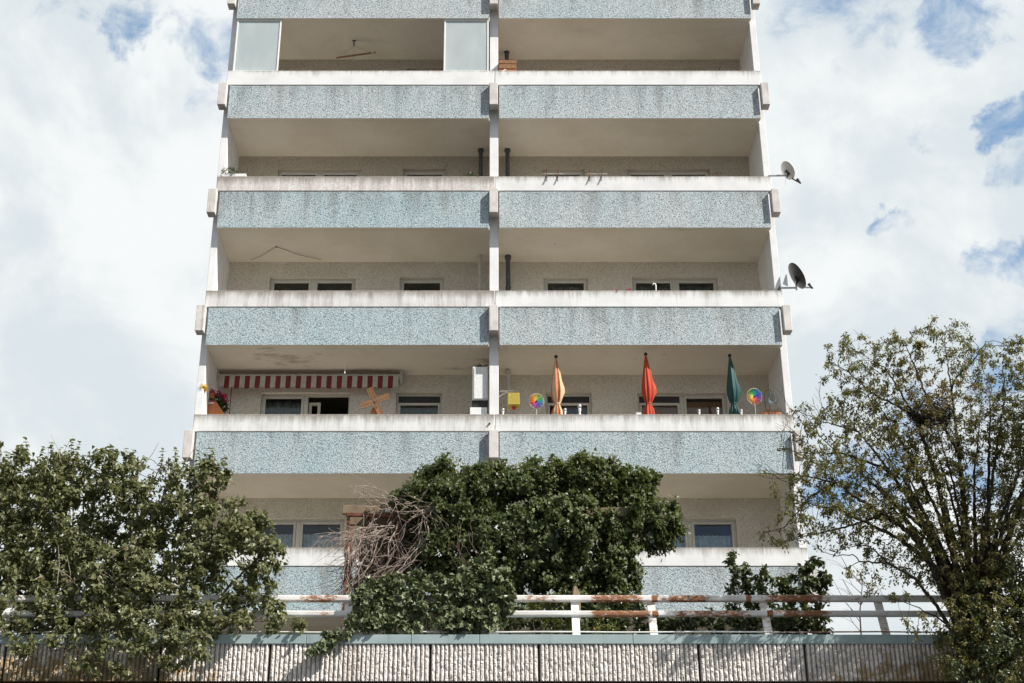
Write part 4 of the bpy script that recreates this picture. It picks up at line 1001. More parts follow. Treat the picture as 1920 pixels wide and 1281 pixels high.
for k in range(11):
    t = rv.uniform(.1, .95); q = q1.lerp(q2, t) if k > 2 else q0.lerp(q1, rv.uniform(.7, 1)); s_ = rv.choice((-1, 1)); L_ = rv.uniform(.25, .6)
    tp = [q, q+Vector((s_*L_*.3, rv.uniform(-.05, .05), L_*.4)), q+Vector((s_*L_*.55, 0, L_*.95))]; b.tube(tp, [.005, .0035, .002], 4)
    b.tube([tp[1], tp[1]+Vector((s_*L_*.3, 0, L_*.2)), tp[1]+Vector((s_*L_*.5, 0, L_*.25))], [.003, .002, .0014], 3)
b.build('branches', M['vinedark'], r_)
# broken wooden post end behind the rail
b = MB(); q = P(1079, 1112, 16.52); b.lathe((q.x, q.y, ZTER), [(.055, 0), (.05, q.z-ZTER-.1), (.045, q.z-ZTER), (.03, q.z-ZTER+.05), (.012, q.z-ZTER+.085)], 9, fold=lambda a, i: 1+.25*math.sin(3*a+i))
o = b.build('wooden_stake', M['timber']); tag(o, 'splintered wooden stake end sticking up just above the top rail', 'stake')
# ------------------------------------------------------------------ things on the balconies
def col(name, rgb, rough=.5, var=.10, **k): return plain(name, rgb, rough, var, 16, **k)
M['red'] = col('orange_red_cloth', (.47, .055, .02), .75); M['orange'] = col('orange_cloth', (.48, .15, .05), .75); M['cream'] = col('cream_cloth', (.62, .43, .27), .75)
M['green'] = col('dark_green_cloth', (.014, .068, .062), .6); M['terra'] = col('terracotta', (.42, .15, .06), .8); M['wood'] = col('honey_wood', (.26, .125, .05), .6, .2)
M['awnred'] = col('dark_red_canvas', (.21, .035, .035), .8); M['awnwhite'] = col('white_canvas', (.56, .52, .47), .8); M['yellow'] = col('yellow_plastic', (.40, .32, .06), .35)
M['gold'] = plain('golden_paint', (.75, .48, .08), .3, .1, 20, metal=.6); M['pink'] = col('magenta_petals', (.42, .02, .09), .6, .25); M['potleaf'] = m_leaf('pot_plant_leaf', (.02, .05, .018), (.06, .10, .035), (.1, .1, .04), .03)
M['black'] = col('black_plastic', (.02, .02, .02), .5); M['steel'] = plain('galvanised_steel', (.55, .55, .53), .4, .1, 20, metal=.5); M['dishlight'] = col('beige_dish_paint', (.48, .46, .42), .45)
M['dishdark'] = col('graphite_dish_paint', (.026, .026, .025), .45); M['rope'] = col('pale_rope', (.62, .55, .44), .9); M['foam'] = plain('white_foam_board', (.80, .80, .79), .8, .06, 30, .8)
M['bluecol'] = col('pinwheel_blue', (.03, .09, .40)); M['glassgreen'] = M['glass']
ZT = lambda i: zt[i]+.0
def at_z(px, py, z):
    d = ray(px, py); t = (z-EYE)/d.z; return Vector((d.x*t, d.y*t, z))
YT0 = YP+.06                           # middle of a parapet top

# striped awning
Y_ = YB-.32
a = P(412, 705, Y_); c = P(747, 705, Y_); z1 = a.z; z0 = P(500, 728, Y_).z
aw = thing('awning', ((a.x+c.x)/2, YB, z0), 'half rolled awning with dark red and white striped scalloped valance', 'awning')
n = 35; w = (c.x-a.x)/n; b = MB()
for k in range(n):
    for s_ in range(6):
        x0, x1 = a.x+w*(k+s_/6), a.x+w*(k+(s_+1)/6); ph = lambda x: .020*math.cos(((x-a.x)/w-.5)/2*2*math.pi)
        y = lambda x: Y_+.012*math.sin(x*9)
        dz = -.0
        b.add([(x0, y(x0)-.03, z0+ph(x0)), (x1, y(x1)-.03, z0+ph(x1)), (x1, Y_, z1), (x0, Y_, z1)], [(0,1,2,3)], k % 2)
        b.add([(x0, Y_, z1), (x1, Y_, z1), (x1, YB-.16, z1+.10), (x0, YB-.16, z1+.10)], [(0,1,2,3)], k % 2)
o = b.build('valance', [M['awnwhite'], M['awnred']], aw); md = o.modifiers.new('s', 'SOLIDIFY'); md.thickness = .004
b = MB(); b.tube([(a.x-.05, Y_+.015, z1+.02), (c.x+.05, Y_+.015, z1+.02)], .022, 10); b.build('front_bar', M['steel'], aw)
b = MB(); b.tube([(a.x-.02, YB-.12, z1+.07), (c.x+.02, YB-.12, z1+.07)], .055, 12); b.build('roller', M['awnwhite'], aw)
for x in (a.x-.09, c.x+.03):
    b = MB(); b.box(x, x+.06, YB-.30, YB-.002, z1-.10, z1+.12); b.build('bracket', M['steel'], aw, bevel=.01)
b = MB(); p = P(435, 730, YB-.05); b.tube([(p.x, YB-.10, z1+.02), (p.x, YB-.10, z1-1.2)], .008, 6); b.build('crank_rod', M['dark'], aw)

# wooden windmill
zt4 = zt[5]; YWM = YP+.24; p = P(703, 776, YWM)
wm = thing('toy_windmill', (p.x, YWM, zt4), 'honey coloured wooden toy windmill with four lattice sails on the parapet', 'windmill')
b = MB(); b.lathe((p.x, YWM, zt4-.04), [(.12, 0), (.115, .05), (.085, .20), (.095, .205), (.06, .26), (.0, .30)], 8); b.build('tower', M['terra'], wm)
hub = P(703, 752, YWM-.13)
for k, ang in enumerate((22, 114, 202, 294)):
    A = R(ang); d = Vector((math.cos(A), 0, math.sin(A))); nrm = Vector((-d.z, 0, d.x))
    b = MB(); bar(b, hub, hub+d*.31, .02, .02)
    for q in (-.055, 0, .055): bar(b, hub+d*.07+nrm*q, hub+d*.31+nrm*q, .016, .016)
    for s_ in range(8): bar(b, hub+d*(.07+.0335*s_)-nrm*.065, hub+d*(.07+.0335*s_)+nrm*.065, .022, .012)
    b.build('sail', M['wood'], wm)
b = MB(); b.tube([hub+Vector((0, -.02, 0)), hub+Vector((0, .12, 0))], .025, 10); b.build('axle', M['wood'], wm)
b = MB(); b.box(p.x-.19, p.x+.19, YWM-.07, YWM+.09, zt4-.06, zt4-.04); b.build('base', M['black'], wm)

# cabinet by the middle column
x0, x1 = P(886, 720, YP+.3).x, P(914.5, 720, YP+.3).x; zA = P(900, 687, YP+.3).z; zB = P(900, 749, YP+.3).z; zC = P(900, 763, YP+.3).z; zF = fl(4)
cb = thing('balcony_cabinet', ((x0+x1)/2, YP+.45, zF), 'narrow white cabinet on a black box beside the middle column', 'cabinet')
b = MB(); b.box(x0, x1, YP+.32, YP+.62, zB, zA); b.build('body', M['white'], cb, bevel=.006)
b = MB(); b.box(x0+.03, x1-.02, YP+.305, YP+.318, zB+.02, zA-.02); b.build('door', M['foam'], cb, bevel=.004)
b = MB(); b.box(x0-.01, x1+.004, YP+.36, YP+.66, zC, zB-.002); b.build('black_box', M['black'], cb, bevel=.01)
b = MB(); b.box(x0-.05, x1-.01, YP+.32, YP+.66, zF, zC-.002); b.build('plinth', M['white'], cb, bevel=.006)
b = MB(); rv = random.Random(2)
for k in range(26):
    q = Vector(((x0+x1)/2+rv.uniform(-.10, .13), YP+.45+rv.uniform(-.08, .08), zA+rv.uniform(.01, .06))); e = Vector((rv.uniform(-1, 1), rv.uniform(-1, 1), rv.uniform(-.2, .4))).normalized()*.07
    q.z = max(q.z, zA+.03); b.tube([q-e, q+Vector((0, 0, .03)), q+e], .006, 4)
o = b.build('twig_wreath', M['bark']); tag(o, 'dark twig wreath lying on top of the white balcony cabinet', 'wreath')

# geraniums
def leafball(root, c, r, n, size, mat, kind='heart', name='foliage', rg=None, flat=1.0):
    rg = rg or np.random.default_rng(int(abs(c[0]*100))); d = unit(rg.normal(size=(n, 3))); p_ = np.array(c)+d*np.array([r[0], r[1], r[2]])*rg.uniform(.5, 1, (n, 1))
    return leaves_mesh(name, mat, root, p_, unit(d+rg.normal(size=d.shape)*.6), unit(d+np.array([0, -.4, .8])+rg.normal(size=d.shape)*.4), rg.uniform(size[0], size[1], n), kind, rg, flat)
def flowers(root, pts, r, mat, name='flowers', rv=random.Random(3)):
    b = MB()
    for q in pts:
        for k in range(14):
            o_ = Vector((rv.gauss(0, r*.5), rv.gauss(0, r*.5), rv.gauss(0, r*.4))); e = Vector((rv.uniform(-1, 1), rv.uniform(-1, 1), rv.uniform(-1, 1))).normalized(); f_ = e.orthogonal().normalized()
            s_ = r*.42; b.add([q+o_+e*s_, q+o_+f_*s_, q+o_-e*s_, q+o_-f_*s_, q+o_+e.cross(f_)*s_*.5], [(0,1,4),(1,2,4),(2,3,4),(3,0,4)])
    return b.build(name, mat, root)
YF = YP+.75
pl = P(384, 776, YF); g_ = thing('flower_box', (pl.x+.2, YF, zt4), 'terracotta flower box with magenta geraniums hung on the left end wall', 'flower box')
A1, A2 = P(385, 752, YF), P(405, 752, YF); B1, B2 = P(389, 775, YF), P(421, 775, YF)
b = MB(); dp = Vector((0, .34, 0))
b.add([A1, A2, B2, B1, A1+dp, A2+dp, B2+dp, B1+dp], [(0,1,2,3),(7,6,5,4),(0,4,5,1),(1,5,6,2),(2,6,7,3),(3,7,4,0)]); b.build('box', M['terra'], g_, bevel=.012, fixn=True)
b = MB(); q0 = P(380, 756, YF-.012); q1 = P(401, 756, YF-.012); bar(b, q0, q1, .012, .022); b.build('hanger', M['white'], g_)
b = MB(); q = P(396, 749, YF+.12); b.lathe((q.x, q.y, q.z-.10), [(.075, 0), (.10, .17), (.108, .18), (.108, .21), (.09, .21)], 14); b.build('pot', M['terra'], g_)
q = P(408, 752, YF+.15); leafball(g_, q, (.20, .13, .12), 230, (.04, .075), M['potleaf'])
q = P(418, 764, YF+.10); leafball(g_, q, (.10, .10, .12), 120, (.04, .075), M['potleaf'])
flowers(g_, [P(x, y, YF+.08) for (x, y) in [(391,733),(396,736),(404,739),(411,737),(419,742),(423,744),(425,751),(400,734),(414,741)]], .06, M['pink'])
# sun ornament
q = P(383, 727, YP+.26); b = MB(); nr = 14; ax = Vector((.75, -.66, 0)); u = Vector((0, 0, 1)); v = ax.cross(u).normalized()
ring = []
for k in range(nr*2):
    r_o = .12 if k % 2 == 0 else .075; A = math.pi*k/nr; ring.append(q+(u*math.cos(A)+v*math.sin(A))*r_o)
b.add([q+ax*.03]+ring+[q-ax*.01], [(0, 1+k, 1+(k+1) % (2*nr)) for k in range(2*nr)]+[(2*nr+1, 1+(k+1) % (2*nr), 1+k) for k in range(2*nr)])
b.lathe((q.x+ax.x*.02, q.y+ax.y*.02, q.z-.05), [(.0, 0), (.04, .015), (.055, .05), (.04, .085), (0, .10)], 12)
o = b.build('sun_ornament', M['gold'], smooth=False); tag(o, 'golden sun face ornament fixed beside the geranium box', 'ornament')
# hanging cord
q = at_z(649, 656, zb[4]+.02); b = MB(); e = P(646.5, 697, q.y); b.tube([q, q.lerp(e, .35)+Vector((.004, 0, 0)), e], .007, 6); b.lathe((e.x, e.y, e.z-.05), [(.004,0),(.016,.015),(.012,.05)], 8)
o = b.build('pull_cord', M['white']); tag(o, 'white pull cord hanging from the ceiling in front of the striped awning', 'cord')

# parasols
def parasol(px, tipy, lean, mats, label, strip):
    tip = P(px, tipy, YP+.30); zf = fl(4); base = Vector((tip.x+lean*.6, YP+.30, zf))
    t = thing('parasol', base, label, 'parasol', 'folded parasols on the balcony')
    s0 = P(px, 775, YP+.30).z
    H = tip.z-.07-s0
    b = MB(); b.tube([base, (tip.x, tip.y, tip.z-.02)], .019, 10); b.build('pole', M['steel'], t)
    b = MB(); b.lathe((base.x, base.y, zf), [(.24, 0), (.24, .06), (.06, .09), (.04, .30), (.03, .30)], 20); b.build('foot', M['dark'], t)
    b = MB(); b.lathe((tip.x, tip.y, tip.z-.07), [(.012, 0), (.034, .015), (.038, .05), (.022, .075), (0, .08)], 10); b.build('finial', M['black'], t, smooth=True)
    prof = [(.020, 1.0), (.036, .93), (.058, .82), (.082, .70), (.103, .58), (.120, .47), (.124, .38), (.105, .28), (.075, .20), (.050, .165), (.060, .12), (.088, .05), (.098, -.02), (.10, -.06)]
    n = 48; rr = random.Random(px); ph = [rr.uniform(0, 6) for _ in range(3)]
    b = MB(); vs = []
    for i, (r_, zf_) in enumerate(prof):
        zz = s0+H*zf_; t_ = (zz-base.z)/(tip.z-base.z); cx_ = base.x+(tip.x-base.x)*t_; amp = .10+.26*(1-zf_)
        for k in range(n):
            A = 2*math.pi*k/n
            q = r_*(1+amp*(math.sin(8*A+ph[0]+1.6*zf_)*.6+math.sin(5*A+ph[1])*.25+math.sin(13*A+ph[2])*.15))
            flap = .075*math.exp(-((A-.2)/.30)**2)*math.exp(-((zf_-.42)/.12)**2)-.02*math.exp(-((A-3.1)/.6)**2)*math.exp(-((zf_-.5)/.3)**2)
            z2 = zz-(.10*math.exp(-((A-.35)/.3)**2) if .3 < zf_ < .5 else 0)*0
            vs.append((cx_+(q+flap)*math.cos(A), base.y+(q+flap)*math.sin(A), z2))
    fs = []; mi = []
    for i in range(len(prof)-1):
        for k in range(n): fs.append((i*n+k, i*n+(k+1) % n, (i+1)*n+(k+1) % n, (i+1)*n+k)); mi.append(strip(k, i, n))
    b.add(vs, fs); b.m = mi
    o = b.build('canopy', mats, t, smooth=True, fixn=True)
    zz = s0+H*.165; t_ = (zz-base.z)/(tip.z-base.z); cx_ = base.x+(tip.x-base.x)*t_
    b = MB(); b.lathe((cx_, base.y, zz-.015), [(.057, 0), (.060, .008), (.060, .022), (.057, .03)], 24); b.build('tie_strap', M['cream'] if len(mats) > 1 else mats[0], t)
parasol(1042.5, 666.5, .02, [M['orange'], M['cream']], 'folded orange and cream striped parasol, left of the three', lambda k, i, n: 1 if (k % 12 in (5, 6, 7, 8, 9, 10) or k in (40, 41, 42, 43, 44, 45, 46, 47, 0)) else 0)
parasol(1210.5, 662, .03, [M['red']], 'folded bright orange red parasol in front of the blinds', lambda k, i, n: 0)
parasol(1368, 664.5, .03, [M['green']], 'folded dark green parasol near the right end', lambda k, i, n: 0)

# pinwheels
PW = [(.62,.05,.03),(.70,.16,.04),(.75,.30,.05),(.80,.50,.08),(.62,.58,.15),(.25,.45,.10),(.05,.36,.16),(.03,.32,.36),(.03,.16,.48),(.05,.06,.40),(.20,.04,.36),(.40,.05,.30)]
pwm = [plain('pinwheel_colour', c_, .4, .05, 9) for c_ in PW]
M['pale'] = col('pinwheel_cream', (.74, .66, .45), .5)
def pinwheel(px, py, r, label, rot, zpar):
    c_ = P(px, py, YT0-.03); t = thing('pinwheel', (c_.x, YT0, zpar), label, 'pinwheel', 'rainbow pinwheels on the parapet')
    b = MB(); b.tube([(c_.x, YT0, zpar), (c_.x, YT0, c_.z), (c_.x, YT0-.03, c_.z)], .006, 6); b.build('stick', M['steel'], t)
    n = 24; nrm = Vector((.22, -.95, -.2)).normalized(); u = Vector((1, .23, 0)).normalized(); v = nrm.cross(u).normalized()*-1
    b = MB()
    for k in range(n):
        A = 2*math.pi*(k/n)+rot; d = u*math.cos(A)+v*math.sin(A); s_ = (u*-math.sin(A)+v*math.cos(A))
        w0, w1 = .010, 2*math.pi*r/n*.22
        p0 = c_+d*r*.10; p1 = c_+d*r
        b.add([p0-s_*w0, p0+s_*w0, p1+s_*w1+nrm*.02, p1-s_*w1-nrm*.006], [(0,1,2,3)], (k*len(PW)//n) % len(PW))
    o = b.build('vanes', pwm, t); md = o.modifiers.new('s', 'SOLIDIFY'); md.thickness = .003
    b = MB()
    pts = [c_+(u*math.cos(2*math.pi*k/32)+v*math.sin(2*math.pi*k/32))*r for k in range(33)]
    b.tube(pts, .006, 5, cap=False); b.build('rim', M['pale'], t)
    b = MB(); b.tube([c_+nrm*.02, c_-nrm*.02], .016, 8); b.build('hub', M['black'], t)
pinwheel(1006, 752.5, .155, 'rainbow pinwheel beside the orange and cream parasol', 2.4, zt4)
pinwheel(1414.5, 743.5, .165, 'rainbow pinwheel beside the dark green parasol', 1.0, zt4)

# solar lamps on the parapet
def lamp(px, py, s, label):
    q = P(px, 776, YT0); t = thing('solar_lamp', (q.x, YT0, zt4), label, 'solar lamp', 'small solar lamps on the parapet'); s *= .78; H = P(px, py, YT0).z-zt4
    b = MB(); b.lathe((q.x, YT0, zt4), [(.035*s, 0), (.03*s, .01), (.022*s, H*.30), (.034*s, H*.42), (.034*s, H*.58), (.018*s, H*.64)], 12); b.build('body', M['white'], t, smooth=True)
    b = MB(); b.lathe((q.x, YT0, zt4), [(.016*s, H*.62), (.046*s, H*.70), (.044*s, H*.86), (.024*s, H*.98), (0, H)], 12); b.build('cap', M['steel'], t, smooth=True)
lamp(943, 766, 1.0, 'tiny mushroom shaped solar lamp next to the middle column')
lamp(1059.5, 766, 1.0, 'tiny solar lamp tucked against the orange and cream parasol')
lamp(1087, 758, 1.15, 'tallest white solar lamp, alone in front of the small window')
lamp(1311, 768, 1.0, 'squat solar lamp with reddish shade below the right hand blind')
lamp(1346, 764, 1.0, 'slim white solar lamp under the corner of the right hand blind')
lamp(1390, 768, 1.0, 'short solar lamp between the green parasol and a pinwheel')
b = MB(); q = P(1197, 774, YT0); b.box(q.x-.05, q.x+.05, YT0-.04, YT0+.04, zt4+.001, zt4+.045); b.box(q.x-.055, q.x+.055, YT0-.045, YT0+.045, zt4+.045, zt4+.055)
o = b.build('small_tub', M['white'], bevel=.006); tag(o, 'small white plastic tub at the foot of the red parasol', 'tub')

# yellow lantern on its wall bracket
YL = YP+.55
c_ = P(963, 752, YL); lt = thing('hanging_lantern', (c_.x, YL, c_.z), 'yellow box lantern hanging from a white bracket by the pale pipe', 'lantern')
b = MB(); s_ = .125; b.add([(c_.x-s_, YL-s_, c_.z-.13), (c_.x+s_, YL-s_, c_.z-.13), (c_.x+s_, YL+s_, c_.z-.13), (c_.x-s_, YL+s_, c_.z-.13), (c_.x-s_*.95, YL-s_*.95, c_.z+.14), (c_.x+s_*.95, YL-s_*.95, c_.z+.14), (c_.x+s_*.95, YL+s_*.95, c_.z+.14), (c_.x-s_*.95, YL+s_*.95, c_.z+.14)],
   [(3,2,1,0),(4,5,6,7),(0,1,5,4),(1,2,6,5),(2,3,7,6),(3,0,4,7)]); b.build('shade', M['yellow'], lt, bevel=.01)
b = MB(); b.lathe((c_.x, YL, c_.z-.20), [(.02, 0), (.045, .02), (.05, .045), (.02, .065)], 10); b.build('red_drip', M['red'], lt)
b = MB(); q0 = Vector((.105, YL, P(938, 734, YL).z)); q1 = P(964, 733, YL); bar(b, q0, q1, .02, .025); bar(b, Vector((.105, YL, P(938, 744, YL).z)), q1.lerp(q0, .3), .02, .02); b.tube([q1.lerp(q0, .1), Vector((c_.x, YL, c_.z+.14))], .005, 5); b.build('bracket', M['whitepipe'], lt)
# lantern and plant at the right end
q = P(1447, 775, YT0+.15); t = thing('glass_lantern', (q.x, YT0+.1, zt4), 'clear glass bell lantern on a dark hook stand', 'lantern')
g1 = P(1448, 745, YT0+.1); b = MB(); b.lathe((g1.x, g1.y, g1.z-.12), [(.10, 0), (.098, .10), (.085, .18), (.05, .235), (.0, .25)], 16); b.build('glass_bell', M['glassgreen'], t, smooth=True)
b = MB(); h = P(1437, 775, YT0+.1); b.tube([(h.x, h.y, zt4), (h.x-.01, h.y, g1.z+.02), (h.x+.02, h.y, g1.z+.14), (g1.x-.02, h.y, g1.z+.17), (g1.x, h.y, g1.z+.13)], .008, 6); b.build('hook_stand', M['dark'], t)
q = P(1446, 771, YT0); t = thing('heather_pot', (q.x, YT0, zt4), 'low pot of reddish heather at the right end of the parapet', 'pot plant')
b = MB(); b.box(q.x-.20, q.x+.20, YT0-.05, YT0+.05, zt4+.001, zt4+.05); b.build('trough', M['terra'], t, bevel=.008)
M['heather'] = m_leaf('red_heather', (.20, .05, .04), (.34, .11, .08), (.10, .12, .05), .3); leafball(t, (q.x, YT0, zt4+.07), (.21, .07, .06), 260, (.03, .05), M['heather'], 'lance')
b = MB(); q = P(1473, 771, YP+.15); b.add([(q.x-.05, YP+.10, zt4+.001), (q.x+.06, YP+.10, zt4+.001), (q.x+.03, YP+.10, zt4+.09), (q.x-.05, YP+.20, zt4+.001), (q.x+.06, YP+.20, zt4+.001), (q.x+.03, YP+.20, zt4+.09)], [(0,1,2),(5,4,3),(0,3,4,1),(1,4,5,2),(2,5,3,0)])
o = b.build('black_wedge', M['black'], bevel=.006); tag(o, 'small black wedge in the far right corner of the parasol balcony', 'wedge')

# plants on the upper left parapet
zB_ = zt[3]
q = P(437, 331, YT0); t = thing('herb_trough', (q.x, YT0, zB_), 'white trough of straggly green herbs at the left corner of the parapet', 'planter')
xa, xb = P(418, 331, YT0).x, P(462, 331, YT0).x; b = MB(); b.box(xa, xb, YT0-.06, YT0+.08, zB_+.001, zB_+.075); b.build('trough', M['white'], t, bevel=.006)
leafball(t, (P(432, 320, YT0).x, YT0, zB_+.12), (.24, .09, .13), 420, (.03, .06), M['potleaf'], 'lance')
q = P(884, 331, YT0); t = thing('pot_plant', (q.x, YT0+.2, zB_-.2), 'bushy green pot plant peeping over the parapet next to the dark downpipe', 'pot plant')
b = MB(); b.lathe((q.x, YT0+.24, zB_-.25), [(.07, 0), (.10, .2), (.11, .22)], 14); b.build('pot', M['terra'], t)
leafball(t, (q.x, YT0+.2, zB_+.06), (.20, .13, .16), 340, (.04, .08), M['potleaf'], 'lance')

# flower box holders
def holder(x0, x1, bar0, bar1, label):
    q = P((x0+x1)/2, 331, YP); t = thing('box_holder', (q.x, YP, zB_), label, 'flower box holder', 'empty flower box holders')
    for x in (x0, x1):
        p0 = P(x, 321, YP+.06); p1 = P(x, 331, YP-.025); p2 = P(x-.5, 336, YP-.04); p3 = P(x-1, 339, YP-.055)
        b = MB(); b.tube([(p0.x, YP+.06, zB_-.05), (p0.x, YP+.06, p0.z), (p0.x, YP-.02, p0.z-.01), p1, p2], .010, 6); b.build('clamp', M['rustbar'], t)
        b = MB(); b.tube([p2, p3], .014, 6); b.build('rubber_tip', M['black'], t)
    b = MB(); e0 = P(bar0, 326.5, YP+.03); e1 = P(bar1, 326.5, YP+.03); b.tube([e0, e1], .009, 6); b.build('bar', M['whitepipe'], t)
holder(1025, 1046, 1016, 1057, 'empty flower box holder in front of the small window')
holder(1106, 1128, 1101, 1139, 'empty flower box holder just right of the small window')
b = MB(); rv = random.Random(8)
for k in range(12):
    q = P(rv.uniform(1326, 1358), 332, YT0); b.tube([q, q+Vector((rv.uniform(-.04, .06), 0, rv.uniform(.05, .13))), q+Vector((rv.uniform(-.1, .12), 0, rv.uniform(.06, .16)))], .005, 4)
o = b.build('dry_plant', M['vinedark']); tag(o, 'withered brown plant stems over the parapet left of the beige satellite dish', 'plant')

# satellite dishes
def dish(cx_, cy_, rad, axis, mat, mount, lnb, label, Yd, plate):
    c_ = P(cx_, cy_, Yd); m0 = P(*mount, Yd); t = thing('satellite_dish', m0, label, 'satellite dish', 'satellite dishes on the end wall')
    ax = Vector(axis).normalized(); u = ax.cross(Vector((0, 0, 1))).normalized(); v = u.cross(ax).normalized()
    b = MB(); n = 32; prof = [0, .25, .5, .75, .93, 1.0]; vs = []; fs = []
    for side in (0, 1):
        for r_ in prof:
            for k in range(n):
                A = 2*math.pi*k/n; h_ = rad*.22*(r_*r_-1)-(.012 if side else 0)
                vs.append(c_+(u*math.cos(A)*.93+v*math.sin(A))*rad*r_+ax*h_)
    L_ = len(prof)
    for side in (0, 1):
        for i in range(L_-1):
            for k in range(n):
                q = (side*L_*n+i*n+k, side*L_*n+i*n+(k+1) % n, side*L_*n+(i+1)*n+(k+1) % n, side*L_*n+(i+1)*n+k); fs.append(q if side == 0 else q[::-1])
    for k in range(n): fs.append(((L_-1)*n+k, (L_-1)*n+(k+1) % n, (2*L_-1)*n+(k+1) % n, (2*L_-1)*n+k))
    b.add(vs, fs); b.build('reflector', mat, t, smooth=True, fixn=True)
    back = c_-ax*rad*.26-v*rad*.35
    b = MB(); b.tube([m0, (back.x-.03, back.y, m0.z)], .022, 8); b.tube([(back.x-.03, back.y, m0.z-.05), (back.x-.03, back.y, back.z+.10)], .02, 8); b.build('mounting_arm', M['steel'], t)
    b = MB(); bar(b, back+Vector((-.05, 0, .02)), back+ax*.06+Vector((0, 0, .02)), .10, .13); bar(b, back+Vector((-.03, -.03, -.10)), back+Vector((.02, -.03, .16)), .03, .04); b.build('clamp', M['dark'], t, bevel=.006)
    lp = P(*lnb, Yd-.12); lo = c_-v*rad*.97
    b = MB(); bar(b, lo-ax*.03, lp, .022, .03); b.build('feed_arm', M['steel'] if plate else M['dark'], t)
    b = MB(); d = (c_-lp).normalized(); b.tube([lp-d*.04+Vector((0, 0, .01)), lp+d*.03+Vector((0, 0, .03)), lp+d*.07+Vector((0, 0, .04))], [.022, .024, .036], 10); b.build('receiver', M['black'], t)
    if plate:
        q = P(1468, 522, Yd); b = MB(); b.prism([(-.02, -.14), (.09, -.20), (.09, .06), (.07, .10)], lambda p_: (q.x+p_[0], Yd-.01, q.z+p_[1]), lambda p_: (q.x+p_[0], Yd-.002, q.z+p_[1])); b.build('wall_plate', M['white'], t, fixn=True)
    else:
        e = P(1467, 359, Yd); b = MB(); q = Vector((back.x-.03, Yd, m0.z)); b.tube([q, q.lerp(e, .5)+Vector((.01, 0, 0)), e], .004, 4); b.build('loose_cable', M['white'], t)
dish(1477.5, 319.5, .22, (.80, .25, .50), M['dishlight'], (1441, 329.5), (1499, 342.5), 'pale beige satellite dish on the right end wall, the upper one', YP+.2, False)
dish(1495, 517, .31, (.87, .05, .48), M['dishdark'], (1462, 540), (1521, 539.5), 'graphite satellite dish with white wall plate, the lower one', YP+.2, True)
b = MB(); q = P(1459, 545, YP+.08); b.add([(q.x-.06, YP+.05, zt[4]+.001), (q.x+.07, YP+.05, zt[4]+.001), (q.x+.05, YP+.05, zt[4]+.17), (q.x-.06, YP+.12, zt[4]+.001), (q.x+.07, YP+.12, zt[4]+.001), (q.x+.05, YP+.12, zt[4]+.17)], [(0,1,2),(5,4,3),(0,3,4,1),(1,4,5,2),(2,5,3,0)])
o = b.build('black_bracket', M['black'], bevel=.006); tag(o, 'black triangular bracket on the parapet beside the graphite dish', 'bracket')

# cane handle and pegs
zC_ = zt[4]
q = P(1229, 545, YT0+.2); b = MB(); top_ = P(1229.5, 531.5, YT0+.2); b.tube([(q.x, q.y, zC_-.3), (top_.x, q.y, top_.z-.035), (top_.x-.012, q.y, top_.z-.008), (top_.x-.035, q.y, top_.z), (top_.x-.06, q.y, top_.z-.02), (top_.x-.068, q.y, top_.z-.045)], [.014]*4+[.013, .010], 8)
o = b.build('crook_handle', M['white'], smooth=True); tag(o, 'white crook handle poking up in front of a dark window pane', 'stick')
M['peg'] = col('dark_pink_plastic', (.35, .03, .10), .4)
for (x, label) in ((1156, 'dark pink clothes peg standing upright on the parapet'), (1178, 'dark pink clothes peg lying flat on the parapet')):
    q = P(x, 545, YP+.02); t_ = 1 if x < 1170 else 0; b = MB()
    if t_: bar(b, Vector((q.x-.008, YP-.02, zC_-.05)), Vector((q.x-.004, YP+.02, zC_+.03)), .014, .02); bar(b, Vector((q.x+.012, YP-.016, zC_-.0)), Vector((q.x+.004, YP+.03, zC_+.03)), .014, .02); bar(b, Vector((q.x-.03, YP+.02, zC_+.02)), Vector((q.x+.05, YP+.02, zC_+.014)), .012, .012)
    else: bar(b, Vector((q.x-.05, YP+.02, zC_+.015)), Vector((q.x+.05, YP+.02, zC_+.03)), .014, .02); bar(b, Vector((q.x-.05, YP+.02, zC_+.035)), Vector((q.x+.05, YP+.02, zC_+.04)), .014, .02)
    o = b.build('clothes_peg', M['peg']); tag(o, label, 'peg', 'pink pegs on the parapet')
b = MB(); p0 = at_z(518, 462, zb[3]+.018)
for (x, y) in ((470, 487), (602, 486)):
    e = at_z(x, y, zb[3]+.018); m_ = p0.lerp(e, .5); m_.z -= .05; p0_ = p0.copy(); p0_.z -= .01; e.z -= .012; b.tube([p0_, m_, e], .006, 4)
b.tube([p0-Vector((0, 0, .03)), p0+Vector((0, 0, .0))], .014, 6)
o = b.build('clothes_line', M['vinedark']); tag(o, 'thin dark clothes line strung in a V under a balcony ceiling', 'line')

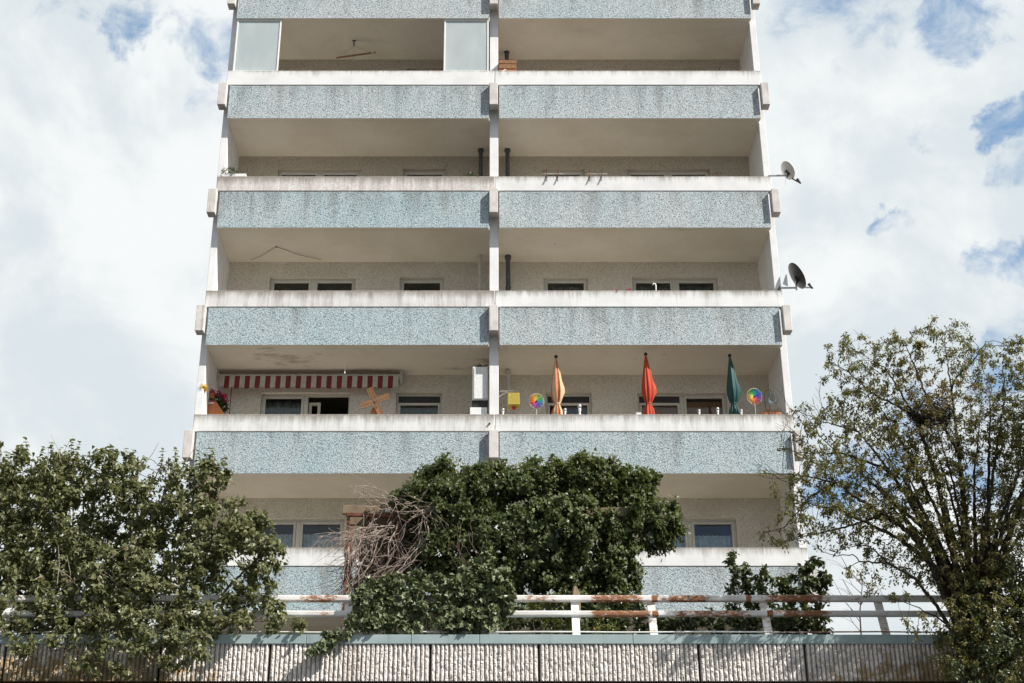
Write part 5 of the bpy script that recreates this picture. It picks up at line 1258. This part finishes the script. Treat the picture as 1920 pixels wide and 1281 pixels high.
# top balconies
p0 = at_z(664, 76, zb[1]+.02); t = thing('hanging_bar', p0, 'wooden bar slung from the ceiling on pale ropes', 'hanging bar')
E0 = P(631, 108.5, p0.y-.15); E1 = P(704, 98.5, p0.y+.10)
b = MB(); b.tube([E0, E1], .022, 8); b.build('bar', M['wood'], t)
hk = p0+Vector((0, 0, -.16)); b = MB(); b.tube([p0, hk], .018, 6); b.tube([p0+Vector((-.05, 0, -.005)), p0+Vector((.05, 0, -.005))], .014, 6); b.build('hook', M['dark'], t)
b = MB(); b.tube([hk, E0.lerp(E1, .06)], .013, 5); b.tube([hk, E0.lerp(E1, .92)], .013, 5); e = P(663, 119, p0.y); b.tube([hk, hk.lerp(e, .5)+Vector((.01, 0, 0)), e], .009, 5)
q = E0.lerp(E1, .92); b.lathe((q.x, q.y, q.z-.03), [(.03, 0), (.035, .03), (.03, .06)], 8); b.build('ropes', M['rope'], t)
zA_ = zt[2]
x0, x1 = P(936, 120, YT0+.05).x, P(968, 120, YT0+.05).x; zz = P(950, 112, YT0+.02).z
t = thing('wooden_crate', ((x0+x1)/2, YT0+.2, zA_), 'reddish brown wooden crate wedged beside the middle column on the top balcony', 'crate')
b = MB(); b.box(x0, x1, YT0+.05, YT0+.30, zA_-.3, zz); b.build('box', M['terra'], t, bevel=.008)
b = MB(); b.box(x0-.0, x1+.006, YT0+.03, YT0+.05, zz-.10, zz-.002); b.box(x0, x1+.004, YT0+.034, YT0+.05, zz-.235, zz-.115); b.build('board', M['wood'], t, bevel=.004)
b = MB(); bar(b, Vector((x0+.005, YT0+.02, zA_+.01)), Vector((x0+.16, YT0+.02, zA_+.10)), .012, .022); o = b.build('white_strip', M['white'], t)
q = P(1346, 133, YT0+.05); b = MB(); e = P(1351, 126.5, YT0+.05); b.tube([(q.x-.02, q.y, zA_-.1), q, e], [.012, .011, .008], 6); o = b.build('stick', M['bark']); tag(o, 'short dark stick leaning over the top right parapet', 'stick')
q = P(466, 118, YP+.2); t = thing('framed_board', (q.x, YP+.2, zA_-.2), 'white framed board with a pink panel behind the frosted screen', 'board')
x0, x1 = P(449, 110, YP+.12).x, P(487, 110, YP+.12).x; z1 = P(466, 91, YP+.12).z; z0 = zA_-.2
b = MB(); sash(b, x0, x1, z0, z1, YP+.10, .05, .04); b.box(x0+.05, x1-.05, YP+.10, YP+.14, z0+.40, z0+.45); b.build('frame', M['white'], t)
b = MB(); b.box(x0+.052, x1-.052, YP+.115, YP+.13, z0+.452, z1-.052); b.build('panel', M['peg'], t)
b = MB(); b.box(x0+.052, x1-.052, YP+.115, YP+.13, z0+.052, z0+.398); b.build('panel', M['foam'], t)
